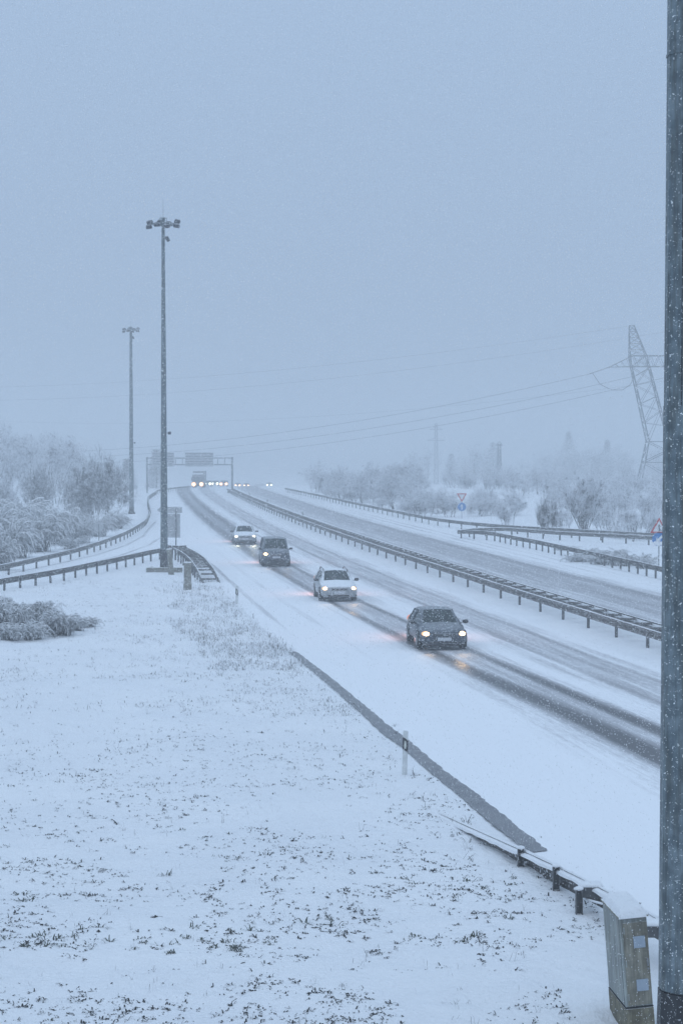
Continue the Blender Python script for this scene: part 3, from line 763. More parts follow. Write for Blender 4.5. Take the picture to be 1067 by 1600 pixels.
for y_ in (-1, 1):
    m.tube((-6.5, y_, zA), (6.5, y_, zA), .08, 4); m.tube((-6.5, y_, zB), (6.5, y_, zB), .08, 4)
    for i in range(16):
        a = -6.4+i*.8; m.tube((a, y_, zA if i % 2 else zB), (a+.8, y_, zB if i % 2 else zA), .045, 3)
m.build('cross_beam', 'pylon_steel', root)
# insulators hang on the pylon
for (a, c) in (((-10.7,0,zA-.1), (-14.2,1.5,zA-1.3)), ((-3,-1,zA), (-5.5,2,zA-1.6)), ((3,-1,zA), (.5,2,zA-1.8))):
    m = MB(); a = Vector(a); c = Vector(c)
    for i in range(14): q_ = a.lerp(c, i/14); q2_ = a.lerp(c, (i+.5)/14); m.tube(q_, q2_, .10, 6)
    m.tube(a, c, .03, 4); m.build('insulator_string', 'insulator', root)
m = MB(); pts = [Vector((-13.6,1.2,zA-1.2)), Vector((-12.3,1,zA-3.2)), Vector((-10.2,.4,zA-4.3)), Vector((-8.2,.2,zA-4.3)), Vector((-6.8,0,zA-3.3)), Vector((-6.3,0,zA-2))]
for a, c in zip(pts, pts[1:]): m.tube(a, c, .05, 4)
m.build('jumper_wire', 'wire', root)
def wire(P0, P1, sag, label, r=.035):
    n = 70; m = MB(); P0 = Vector(P0); P1 = Vector(P1); pr = None
    for i in range(n+1):
        t_ = i/n; q_ = P0.lerp(P1, t_); q_.z -= 4*sag*t_*(1-t_)
        if pr is not None: m.tube(pr-P0, q_-P0, r, 3)
        pr = q_
    o = m.build('power_line', 'wire', loc=P0); tag(o, label, 'power line', 'power lines'); return o
X0 = pc
wire((X0-14.2, PYY+1.5, oz+zA-1.3), (-230, 560, 27), 17.0, 'power line running left from the tip of the pylon arm')
wire((X0-5.5, PYY+2, oz+zA-1.6), (-222, 575, 24), 16.6, 'power line running left from inside the pylon arm, second of the lower three')
wire((X0+.5, PYY+2, oz+zA-1.8), (-214, 590, 22), 17.0, 'lowest of the power lines, running left from the middle of the pylon')
wire((X0-6.5, PYY, oz+zT), (-240, 565, 36), 10.0, 'faint thin wire running left from the top of the pylon peak', .022)
wire((X0+6.5, PYY, oz+zT), (-232, 600, 33), 11.0, 'faintest high wire, sagging just below the peak wire', .022)
wire((X0+30, PYY+70, 26), (-200, 640, 26), 10.0, 'faint wire in the mist between the high wires and the lower three', .022)
# far slender lattice column and far pylon
def small_pylon(px, py_base, py_top, Yd, wm, arms, label):
    s2 = F/Yd; h = (py_base-py_top)/s2; x = (px-533.5)/s2; zb = CAM_Z-(py_base-708)/s2
    root = thing('lattice_tower', (x, Yd, zb), label, 'pylon')
    m = MB(); lattice(m, ring(0, wm, wm, -1), ring(0, wm*.55, wm*.55, h), 12, .10, .07); m.build('tower_body', 'pylon_steel', root)
    for fz, hw in arms:
        m = MB(); m.tube((-hw,0,h*fz), (hw,0,h*fz), .10, 4); m.tube((-hw,0,h*fz), (0,0,h*fz+1), .08, 3); m.tube((hw,0,h*fz), (0,0,h*fz+1), .08, 3); m.build('cross_arm', 'pylon_steel', root)
    return root
small_pylon(779.5, 760, 694, 450, .6, ((.97,.8),), 'slender pale lattice column standing in the far misty trees')
small_pylon(681, 756, 662, 680, .8, ((.72,3.2),(.9,2.4)), 'hardly visible far pylon above the misty treetops')

# ------------------------------------------------------------------ vegetation
def prisms(P0, P1, r0, r1):
    """vectorised 3-sided tapered prisms"""
    P0 = np.asarray(P0); P1 = np.asarray(P1); n = len(P0); d = P1-P0; L = np.linalg.norm(d, axis=1, keepdims=True)+1e-9; d = d/L
    ref = np.where(np.abs(d[:, 2:3]) > .9, np.array([[1., 0, 0]]), np.array([[0., 0, 1]]))
    u = np.cross(d, ref); u /= np.linalg.norm(u, axis=1, keepdims=True)+1e-9; v = np.cross(d, u)
    V = np.zeros((n, 6, 3))
    for k in range(3):
        a = 2*pi*k/3+pi/2; o = u*cos(a)-v*sin(a)
        V[:, k] = P0+o*r0[:, None]; V[:, 3+k] = P1+o*r1[:, None]
    b = np.arange(n)[:, None]*6
    F_ = np.concatenate([b+np.array([[0,1,4,3]]), b+np.array([[1,2,5,4]]), b+np.array([[2,0,3,5]])])
    return V.reshape(-1, 3), F_
def grow(seed, H, W, stems, levels=4, kids=4, up=.5, droop=0., twist=.5, base_spread=.15, trunkh=.0, rtrunk=.07, twr=.012, shrink=.62):
    r = np.random.default_rng(seed); thick = []; thin = []
    def seg(p, d, L, rad, lev):
        n = 3 if lev < 2 else 2; pts = [p]
        dd = d
        for i in range(n):
            dd = dd+r.normal(0, twist*.22, 3)+np.array([0, 0, up*.10-droop*.25*(i+1)*(lev > 0)])
            dd = dd/np.linalg.norm(dd); pts.append(pts[-1]+dd*L/n)
        for i in range(n):
            (thick if lev < 2 else thin).append((pts[i], pts[i+1], rad*(1-.3*i/n), rad*(1-.3*(i+1)/n)))
        if lev >= levels: return
        kk = kids+(1 if r.random() < .5 else 0)
        for c in range(kk):
            t = .25+.75*r.random() if lev > 0 or trunkh == 0 else .35+.65*r.random()
            i = min(n-1, int(t*n)); q = pts[i]+(pts[i+1]-pts[i])*(t*n-i)
            nd = dd+r.normal(0, twist, 3); nd[2] += up*.35-droop*.4; nd /= np.linalg.norm(nd)
            seg(q, nd, L*shrink*(.7+.6*r.random()), max(rad*.55, twr*.7), lev+1)
    for s in range(stems):
        a = r.random()*2*pi; b = r.random()**.7
        d = np.array([cos(a)*b*W/H*.55, sin(a)*b*W/H*.55, 1.]); d /= np.linalg.norm(d)
        seg(np.array([cos(a)*base_spread*b*W, sin(a)*base_spread*b*W, -.1]), d, H*.52*(.7+.4*r.random()), rtrunk*(.6+.5*r.random()), 0)
    out = []
    for S_ in (thick, thin):
        if not S_: out.append((np.zeros((0,3)), np.zeros((0,4), int))); continue
        a = np.array([s[0] for s in S_]); b = np.array([s[1] for s in S_]); r0 = np.array([s[2] for s in S_]); r1 = np.array([s[3] for s in S_])
        out.append(prisms(a, b, r0, r1))
    # normalise to size
    allv = out[1][0]; h = np.percentile(allv[:, 2], 99.5); wd = np.percentile(np.abs(allv[:, :2]), 98)*2
    k = np.array([W/wd, W/wd, H/h])
    return [(o[0]*k, o[1]) for o in out]
PROTO = {}; SNOWLOAD = {}
def proto(key, **kw):
    mats = kw.pop('mats', ('bark', 'frosted_twig'))
    (tv, tf), (cv, cf) = grow(**kw)
    o1 = mesh_np('trunk', tv, tf, mats[0]); o2 = mesh_np('crown', cv, cf, mats[1])
    PROTO[key] = (o1.data, o2.data, kw['H'], kw['W']); bpy.data.objects.remove(o1); bpy.data.objects.remove(o2)
proto('round_tree', seed=1, H=6, W=5, stems=5, levels=4, kids=5, up=.7, twist=.55, rtrunk=.07, twr=.014)
proto('upright_tree', seed=2, H=10, W=6, stems=2, levels=5, kids=4, up=.9, twist=.5, rtrunk=.13, twr=.018, shrink=.64)
proto('wide_tree', seed=3, H=8, W=8, stems=3, levels=5, kids=4, up=.6, twist=.6, rtrunk=.11, twr=.018)
proto('bush', seed=4, H=2.6, W=3.4, stems=14, levels=3, kids=5, up=.6, twist=.6, base_spread=.3, rtrunk=.03, twr=.012)
proto('broom_tree', seed=5, H=5, W=4.2, stems=16, levels=3, kids=6, up=1.0, twist=.35, base_spread=.06, rtrunk=.04, twr=.012)
proto('dark_bush', seed=6, H=2.2, W=2.4, stems=16, levels=3, kids=6, up=.7, twist=.5, base_spread=.25, rtrunk=.03, twr=.014, mats=('bark', 'dark_twig'))
proto('dense_shrub', seed=8, H=7, W=7, stems=16, levels=4, kids=5, up=.6, twist=.6, base_spread=.28, rtrunk=.05, twr=.016, mats=('bark', 'dark_twig'))
def arching(key, seed, H, W, stems, mats=('bark', 'evergreen_frond'), rad=.03, fine=7):
    """snow-laden shoots that arch outward and hang"""
    r = np.random.default_rng(seed); seg = [[], [], [], []]; tr = [[], [], [], []]; sn = [[], [], [], []]
    def put(S_, a, b, r0, r1): S_[0].append(a); S_[1].append(b); S_[2].append(r0); S_[3].append(r1)
    for s in range(stems):
        a = r.random()*2*pi; br = .32*W*r.random()**.6; p = np.array([br*cos(r.random()*6.28), br*sin(r.random()*6.28), -.05])
        out_ = np.array([cos(a), sin(a), 0]); L = H*(1.0+.9*r.random()); el = 1.15+.35*r.random(); n = 9
        k = (1.5+1.3*r.random())/n; rr = rad*(.7+.6*r.random())
        for i in range(n):
            d = out_*cos(el)+np.array([0, 0, sin(el)]); q = p+d*L/n
            q[2] = max(q[2], .02)
            put(tr if i < 3 else seg, p, q, rr*(1-.07*i), rr*(1-.07*(i+1)))
            if i > 1:
                for f in range(fine):
                    t = r.random(); b0 = p+(q-p)*t; dd = d+r.normal(0, .45, 3); dd[2] -= .45; dd /= np.linalg.norm(dd)
                    e1 = b0+dd*L*(.07+.10*r.random()); e1[2] = max(e1[2], .0)
                    put(seg, b0, e1, rr*.5, rr*.25)
            if i > 1: put(sn, p+np.array([0,0,rr*.8]), q+np.array([0,0,rr*.8]), rr*1.5, rr*1.3)
            p = q; el -= k*(1.2 if i > 2 else .7)
    V1 = prisms(np.array(tr[0]), np.array(tr[1]), np.array(tr[2]), np.array(tr[3])); V2 = prisms(np.array(seg[0]), np.array(seg[1]), np.array(seg[2]), np.array(seg[3]))
    V, F_ = V2; h = np.percentile(V[:, 2], 99.5); wd = np.percentile(np.abs(V[:, :2]), 98)*2; kk = np.array([W/wd, W/wd, H/h])
    o1 = mesh_np('trunk', V1[0]*kk, V1[1], mats[0]); o2 = mesh_np('crown', V*kk, F_, mats[1])
    V3 = prisms(np.array(sn[0]), np.array(sn[1]), np.array(sn[2]), np.array(sn[3])); o3 = mesh_np('snow_load', V3[0]*kk, V3[1], 'snow'); SNOWLOAD[key] = o3.data; bpy.data.objects.remove(o3)
    PROTO[key] = (o1.data, o2.data, H, W); bpy.data.objects.remove(o1); bpy.data.objects.remove(o2)
arching('weeping_bush', 11, 2.6, 4.2, 110, rad=.035)
arching('flat_bush', 12, 1.0, 2.6, 130, rad=.020, fine=6)
arching('low_bush', 13, .6, 2.0, 80, rad=.014, fine=6)
def plant(key, x, y, h, w, label, group=None, name=None, cat='tree', z=None):
    a, c, H, W = PROTO[key]
    root = thing(name or key, (x, y, float(ground_h(x, y)) if z is None else z), label, cat, group, random.random()*6.28)
    o = bpy.data.objects.new('trunk' if cat == 'tree' else 'stem', a); link(o, root)
    o = bpy.data.objects.new('crown' if cat == 'tree' else 'foliage', c); link(o, root)
    if key in SNOWLOAD: link(bpy.data.objects.new('snow_load', SNOWLOAD[key]), root)
    root.scale = (w/W, w/W, h/H); return root
def plant_px(key, px, pyb, pyt, wpx, label, group=None, name=None, cat='tree'):
    p = P(px, pyb); 
    for _ in range(4):
        p = P(px, pyb, gzf(p.y))
    s2 = F/p.y; return plant(key, p.x, p.y, (pyb-pyt)/s2, wpx/s2, label, group, name, cat)
# individual shrubs and trees
plant_px('dense_shrub', 160, 822, 716, 100, 'big dark twiggy bush left of the second mast, behind the small sign', name='large_shrub', cat='shrub')
plant_px('dense_shrub', 128, 815, 745, 62, 'smaller twiggy bush overlapping the left flank of the big bush', name='large_shrub', cat='shrub')
plant_px('broom_tree', 913, 832, 745, 74, 'upright fan-shaped bare tree dusted with snow beyond the right guardrails', name='bare_tree')
plant_px('dark_bush', 853, 832, 783, 40, 'small dark round bush left of the fan-shaped bare tree', name='round_bush', cat='bush')
plant_px('round_tree', 796, 824, 765, 50, 'thin frosted bare tree between the yield sign and the dark round bush', name='bare_tree')
plant_px('bush', 985, 838, 775, 80, 'spreading frosted bush at the foot of the pylon', name='frosted_bush', cat='bush')
plant_px('bush', 950, 828, 780, 60, 'frosted bush between the fan-shaped tree and the pylon', name='frosted_bush', cat='bush')
plant_px('bush', 880, 826, 785, 44, 'pale frosted bush filling the gap beside the dark round bush', name='frosted_bush', cat='bush')
plant_px('bush', 757, 806, 772, 52, 'frosted bush directly right of the yield sign', name='frosted_bush', cat='bush')
plant_px('bush', 684, 800, 764, 52, 'frosted bush directly left of the yield sign', name='frosted_bush', cat='bush')
plant_px('bush', 1022, 830, 785, 40, 'frosted bush above the red bordered warning triangle', name='frosted_bush', cat='bush')
plant_px('round_tree', 1022, 815, 755, 60, 'bare bushy tree right of the pylon leg against the foreground mast', name='bare_tree')
for px, pb, pt, wp, w_ in ((905,878,864,50,'leftmost in the front row'),(940,882,864,50,'second in the front row'),(975,884,864,50,'third in the front row'),(1005,888,866,40,'right beside the blue sign pole'),(925,868,857,44,'middle of the back row'),(885,860,852,36,'smallest, leftmost in the back row'),(962,874,858,44,'rightmost in the back row')):
    plant_px('low_bush', px, pb, pt, wp, 'low snowy scrub between the branching right rails, '+w_, 'low scrub between the branching rails', 'low_bush', 'bush')
# weeping snow-laden bushes at left
for px, pb, pt, wp, lb in ((20,872,812,90,'snow-bowed bush at the left edge above the slip road rail'), (62,862,796,80,'largest snow-bowed bush with hanging shoots, left of the small sign'), (95,850,790,60,'snow-bowed bush tucked behind the largest hanging one'),
        (128,848,812,56,'low snow-bowed bush just left of the small sign'), (155,838,806,50,'low snow-bowed bush behind the small sign pole'), (-10,850,790,90,'snow-bowed bush cut by the left edge of the picture'), (30,835,780,80,'pale snow-bowed bush below the left wood'),
        (182,826,800,44,'low snow-bowed bush at the foot of the second mast'), (5,892,840,50,'small snow-bowed shoot clump touching the left rail'), (112,858,838,46,'drooping clump in front of the low bush beside the small sign')):
    plant_px('weeping_bush', px, pb, pt, wp, lb, None, 'weeping_bush', 'bush')
# flattened bushes in the near left field
for px, pb, pt, wp, lb in ((4,978,938,50,'darkest flattened snowy bush at the left edge of the field'), (33,980,948,44,'flattened snowy bush beside the darkest one'), (64,978,944,48,'flattened snowy bush crowned by a dark clump'),
        (92,996,962,60,'broad flattened snowy bush with long drooping shoots'), (118,990,970,44,'flattened bush at the right end of the field clump'), (14,1003,978,56,'front-most flattened snowy bush at the left edge'), (52,1002,974,50,'front flattened bush half buried in snow'), (138,984,970,36,'smallest flattened tuft right of the field clump')):
    plant_px('flat_bush', px, pb, pt, wp, lb, None, 'flattened_bush', 'bush')
for px, pb, pt, wp, lb in ((6,972,938,26,'dark upright clump at the left edge among the flattened bushes'), (27,972,947,18,'narrow dark clump right of the one at the left edge'), (70,960,943,26,'dark clump crowning the flattened bushes'), (84,999,966,24,'dark clump at the front of the flattened bushes'), (106,996,972,22,'small dark clump near the right end of the flattened bushes')):
    plant_px('dark_bush', px, pb, pt, wp, lb, None, 'dark_clump', 'bush')
# misty woods
ORD = 'first second third fourth fifth sixth seventh eighth ninth tenth eleventh twelfth thirteenth fourteenth fifteenth sixteenth seventeenth eighteenth nineteenth twentieth'.split()
def ordw(i):
    if i < 20: return ORD[i]
    return ('twenty-' if i < 29 else 'thirty-')+ORD[(i-20) % 10 if i < 29 else i-30] if i != 29 else 'thirtieth'
def wood(n, x0, x1, y0, y1, hs, keys, label, group, cond=None, name='bare_tree', wk=.8):
    k = 0; tries = 0; made = []
    while k < n and tries < n*30:
        tries += 1
        y = random.uniform(y0, y1); px = random.uniform(x0, x1); x = (px-533.5)*y/F
        if cond and not cond(px, x, y): continue
        h = random.uniform(*hs); key = random.choice(keys)
        made.append((px, plant(key, x, y, h, h*random.uniform(wk*.8, wk*1.3), label, group, name))); k += 1
    for i, (px, o) in enumerate(sorted(made, key=lambda a: a[0])): o['label'] = label+', '+ordw(i)+' from the left'
leftc = lambda px, x, y: x < bar(y)-17-(7 if y < 330 else 5)
wood(12, -60, 95, 190, 250, (3.5, 6.0), ('upright_tree', 'wide_tree', 'dense_shrub'), 'bare frosted tree in the misty wood at the left edge', 'trees of the left wood', leftc, wk=.75)
wood(20, -60, 105, 260, 400, (8.5, 12.5), ('upright_tree', 'wide_tree'), 'tall faint tree at the back of the left wood', 'back trees of the left wood', leftc, wk=.65)
wood(9, 100, 250, 270, 400, (4, 7), ('wide_tree', 'dense_shrub', 'upright_tree'), 'misty bare tree between the big bush and the gantry', 'trees below the gantry end', leftc, wk=.9)
rightc = lambda px, x, y: x > bar(y)+15.5
wood(30, 445, 650, 222, 350, (3.8, 6.0), ('round_tree', 'wide_tree'), 'frosted tree in the hedge along the far guardrail', 'trees of the right hedge', lambda px, x, y: bar(y)+15.5 < x < bar(y)+26+(y-200)*.06, wk=.95)
wood(30, 445, 660, 215, 345, (1.8, 3.0), ('bush',), 'low frosted bush along the foot of the right hedge', 'bushes at the foot of the right hedge', lambda px, x, y: bar(y)+15.0 < x < bar(y)+22+(y-200)*.05, 'hedge_bush', 1.3)
wood(36, 640, 1060, 213, 262, (2.0, 3.6), ('bush', 'bush', 'round_tree'), 'knee-high frosted bush in the scrub beyond the right rails', 'scrub beyond the right rails', rightc, 'frosted_bush', 1.2)
wood(30, 620, 1060, 570, 700, (9, 14), ('upright_tree', 'wide_tree'), 'pale treetop in the distant wood behind the right field', 'trees of the distant right wood', rightc, wk=.75)
wood(40, 640, 1060, 268, 430, (2.6, 5.0), ('wide_tree', 'round_tree', 'bush'), 'misty bush on the white field below the distant wood', 'bushes on the white field', lambda px, x, y: rightc(px, x, y) and y > (350 if px < 800 else 268), 'misty_bush', 1.1)
def conifer(px, pb, pt, Yd, label):
    s2 = F/Yd; h = (pb-pt)/s2; x = (px-533.5)/s2; r = np.random.default_rng(int(px))
    root = thing('pine_tree', (x, Yd, CAM_Z-(pb-708)/s2), label, 'tree', 'tall pines in the far mist')
    m = MB(); m.tube((0,0,-1), (0,0,h), .16, 6, .03); m.build('trunk', 'bark', root)
    a = []; b_ = []
    for i in range(1500):
        z = h*(.06+.92*r.random()); rad = (h-z)*.26+.3; an = r.random()*6.28; q = r.random()**.5*rad
        c = np.array([q*cos(an), q*sin(an), z-.15*q]); d = np.array([cos(an), sin(an), -.2])+r.normal(0, .35, 3)
        a.append(c); b_.append(c+d*.55)
    V, F_ = prisms(np.array(a), np.array(b_), np.full(1500, .07), np.full(1500, .02)); mesh_np('crown', V, F_, 'evergreen_frond', root)
for a in ((888,745,672,620,'tallest faint pine above the right thicket'), (770,750,690,590,'faint pine left of the slender lattice column'), (948,745,686,600,'dim pine left of the pylon'), (705,750,708,640,'faint low pine behind the far pylon'), (245,765,700,400,'faint pine behind the left end of the gantry'), (200,770,715,380,'dim pine beside the second mast')):
    conifer(*a)

# ------------------------------------------------------------------ grass through the snow
def blades(bx, by, bz, n_per, ln, spread, lean, wd, name, mat, label, seed):
    r = np.random.default_rng(seed); N = len(bx)*n_per
    x = np.repeat(bx, n_per)+r.normal(0, 1, N)*np.repeat(spread, n_per); y = np.repeat(by, n_per)+r.normal(0, 1, N)*np.repeat(spread, n_per)
    z = ground_h(x, y)-.01
    L = np.repeat(ln, n_per)*(.5+.9*r.random(N)); a = r.random(N)*2*pi; el = np.clip(lean+r.normal(0, .35, N), .02, 1.5)
    d1 = np.stack([np.cos(a)*np.cos(el), np.sin(a)*np.cos(el), np.sin(el)], 1)
    el2 = np.clip(el-.7-.5*r.random(N), -.9, 1.3); d2 = np.stack([np.cos(a)*np.cos(el2), np.sin(a)*np.cos(el2), np.sin(el2)], 1)
    b = np.stack([x, y, z], 1); m1 = b+d1*L[:, None]*.6; t = m1+d2*L[:, None]*.4
    s = np.stack([-np.sin(a), np.cos(a), np.zeros(N)], 1)*(wd*(.6+.8*r.random(N)))[:, None]
    V = np.stack([b-s, b+s, m1+s*.8, m1-s*.8, t], 1).reshape(-1, 3)
    k = np.arange(N)[:, None]*5
    q = k+np.array([[0,1,2,3]]); tr = k+np.array([[3,2,4]])
    F_ = [tuple(f) for f in q]+[tuple(f) for f in tr]
    o = mesh_np(name, V, F_, mat); tag(o, label, 'grass', kind='stuff'); return o
def scatter(n, x0, x1, y0, y1, keep, seed, pix=True):
    r = np.random.default_rng(seed)
    px = r.uniform(x0, x1, n); py = r.uniform(y0, y1, n)
    pts = np.array([tuple(P(a, b)) for a, b in zip(px, py)])
    k = keep(px, py, pts[:, 0], pts[:, 1], r.random(n)); return pts[k, 0], pts[k, 1]
def fieldmask(x, y): return x < verge_x(y)-.5
def dens_near(px, py, x, y, u):
    n = vnoise(x, y, 1.6, 21)+vnoise(x, y, .55, 22)*.9+.5
    d = np.clip((py-1150)/170, 0, 1)*.62+.05-.25*np.clip((py-1480)/120, 0, 1)*(px < 450)+.22*(px > 420)*(py > 1300)+.25*np.clip((px-250)/400, 0, 1)*np.clip((py-1080)/120, 0, 1)
    return (u < np.clip(n*1.3-.2, 0, 1)**2*d*1.5) & fieldmask(x, y) & ~((x > 2.6) & (y < 27.5) & (x > 3.0))
gx_, gy_ = scatter(20500, -80, 1000, 1060, 1680, dens_near, 31)
blades(gx_, gy_, None, 6, np.random.default_rng(1).uniform(.022, .095, len(gx_)), np.full(len(gx_), .022), .28, .0105, 'dead_leaves', 'dead_leaf', 'dark specks of flattened grass poking through the snowy field', 41)
def dens_clump(px, py, x, y, u):
    n = vnoise(x, y, 1.3, 25)+.5; return (u < np.clip(n*2-1.05, 0, 1)*np.clip((py-1230)/200, 0, 1)*(1-.5*np.clip((py-1480)/100, 0, 1))) & fieldmask(x, y) & ~(x > 3.0)
gx_, gy_ = scatter(2300, -80, 1000, 1200, 1680, dens_clump, 32)
blades(gx_, gy_, None, 13, np.random.default_rng(2).uniform(.05, .15, len(gx_)), np.full(len(gx_), .045), .5, .0085, 'grass', 'grass_blade', 'dark green grass tufts standing out of the snow in the near field', 42)
def dens_st(px, py, x, y, u): return (u < .5) & fieldmask(x, y) & ~(x > 3.0)
gx_, gy_ = scatter(800, -80, 1000, 1120, 1680, dens_st, 33)
blades(gx_, gy_, None, 3, np.random.default_rng(3).uniform(.10, .24, len(gx_)), np.full(len(gx_), .03), 1.15, .0030, 'dry_stalks', 'dry_stalk', 'thin dry stalks sticking up from the near field', 43)
def dens_mid(px, py, x, y, u):
    n = vnoise(x, y, 4., 27)+vnoise(x, y, 1.4, 28)*.8+.45; dl = verge_x(y)-x
    return (u < np.clip(n, 0, 1)*(.25+.9*np.exp(-dl/5))) & (dl > -.05) & (y < 108)
gx_, gy_ = scatter(7000, 0, 560, 905, 1120, dens_mid, 34)
blades(gx_, gy_, None, 5, np.random.default_rng(4).uniform(.08, .24, len(gx_)), np.full(len(gx_), .10), .7, .0075, 'weeds', 'dry_stalk', 'frosted dry weeds scattered over the verge between the mast and the paving strip', 44)
def dens_edge(px, py, x, y, u):
    dl = verge_x(y)-x; n = vnoise(x, y, 2.5, 29)+.5
    return (u < n*1.1) & (dl > -.1) & (dl < 2.2+1.6*n) & (y < 106) & (y > 62)
gx_, gy_ = scatter(2600, 230, 480, 890, 1050, dens_edge, 35)
blades(gx_, gy_, None, 6, np.random.default_rng(5).uniform(.14, .36, len(gx_)), np.full(len(gx_), .12), 1.1, .008, 'tall_weeds', 'dry_stalk', 'taller frosted weeds along the edge of the shoulder', 45)
def dens_fx(px, py, x, y, u): return (u < .5) & fieldmask(x, y)
gx_, gy_ = scatter(260, 600, 1000, 1120, 1340, lambda px, py, x, y, u: (u < .6) & (np.abs(x-np.interp(y, [p.y for p in RN[::-1]], [p.x for p in RN[::-1]])+.25) < .55), 36)
blades(gx_, gy_, None, 5, np.random.default_rng(6).uniform(.08, .30, len(gx_)), np.full(len(gx_), .06), .8, .006, 'rail_weeds', 'dead_leaf', 'dark tangled weeds around the buried rail end', 46)
def dens_all(px, py, x, y, u): 
    dl = verge_x(y)-x; n = vnoise(x, y, 3., 51)+vnoise(x, y, 1.1, 52)*.8+.4
    return (u < np.clip(n, 0, 1)*.9*np.clip(.12+np.hypot((px-170)/260, (py-1110)/70)**2, 0, 1)) & (dl > .2)
gx_, gy_ = scatter(6500, 0, 620, 900, 1240, dens_all, 37)
blades(gx_, gy_, None, 4, np.random.default_rng(7).uniform(.05, .12, len(gx_)), np.full(len(gx_), .05), .3, .008, 'field_litter', 'dead_leaf', 'sparse dark leaf specks across the middle of the snowy field', 47)

# ------------------------------------------------------------------ cars
HATCH = [(2.12,.34,.56,.63,.60,.52),(2.08,.24,.62,.74,.78,.66),(1.90,.20,.70,.85,.87,.72),(1.30,.20,.86,.95,.90,.76),(.98,.20,.93,1.03,.905,.74),(.55,.20,.95,1.30,.91,.68),(.20,.20,.96,1.49,.91,.61),(-.5,.20,.97,1.54,.91,.62),(-1.35,.20,.98,1.49,.905,.60),(-1.80,.22,.98,1.32,.89,.58),(-2.02,.26,.95,1.03,.86,.66),(-2.10,.36,.80,.88,.80,.68)]
ESTATE = [(2.25,.34,.54,.61,.62,.54),(2.20,.24,.60,.72,.80,.68),(2.0,.20,.68,.82,.89,.74),(1.35,.20,.84,.92,.91,.77),(1.02,.20,.91,1.0,.915,.75),(.60,.20,.93,1.25,.915,.69),(.18,.20,.94,1.43,.915,.62),(-.5,.20,.95,1.47,.915,.63),(-1.7,.20,.96,1.44,.91,.61),(-2.12,.22,.96,1.25,.89,.60),(-2.25,.26,.93,1.0,.86,.68),(-2.32,.36,.80,.88,.80,.68)]
MPV = [(2.15,.34,.60,.72,.66,.56),(2.10,.24,.70,.88,.82,.70),(1.95,.20,.80,1.0,.89,.76),(1.55,.20,.93,1.08,.91,.80),(1.28,.20,1.02,1.15,.915,.80),(.95,.20,1.06,1.48,.915,.76),(.62,.20,1.08,1.76,.915,.71),(-.3,.20,1.08,1.84,.915,.72),(-1.6,.20,1.08,1.82,.915,.72),(-2.02,.22,1.05,1.70,.90,.70),(-2.14,.26,1.0,1.15,.88,.74),(-2.18,.36,.85,.95,.82,.72)]
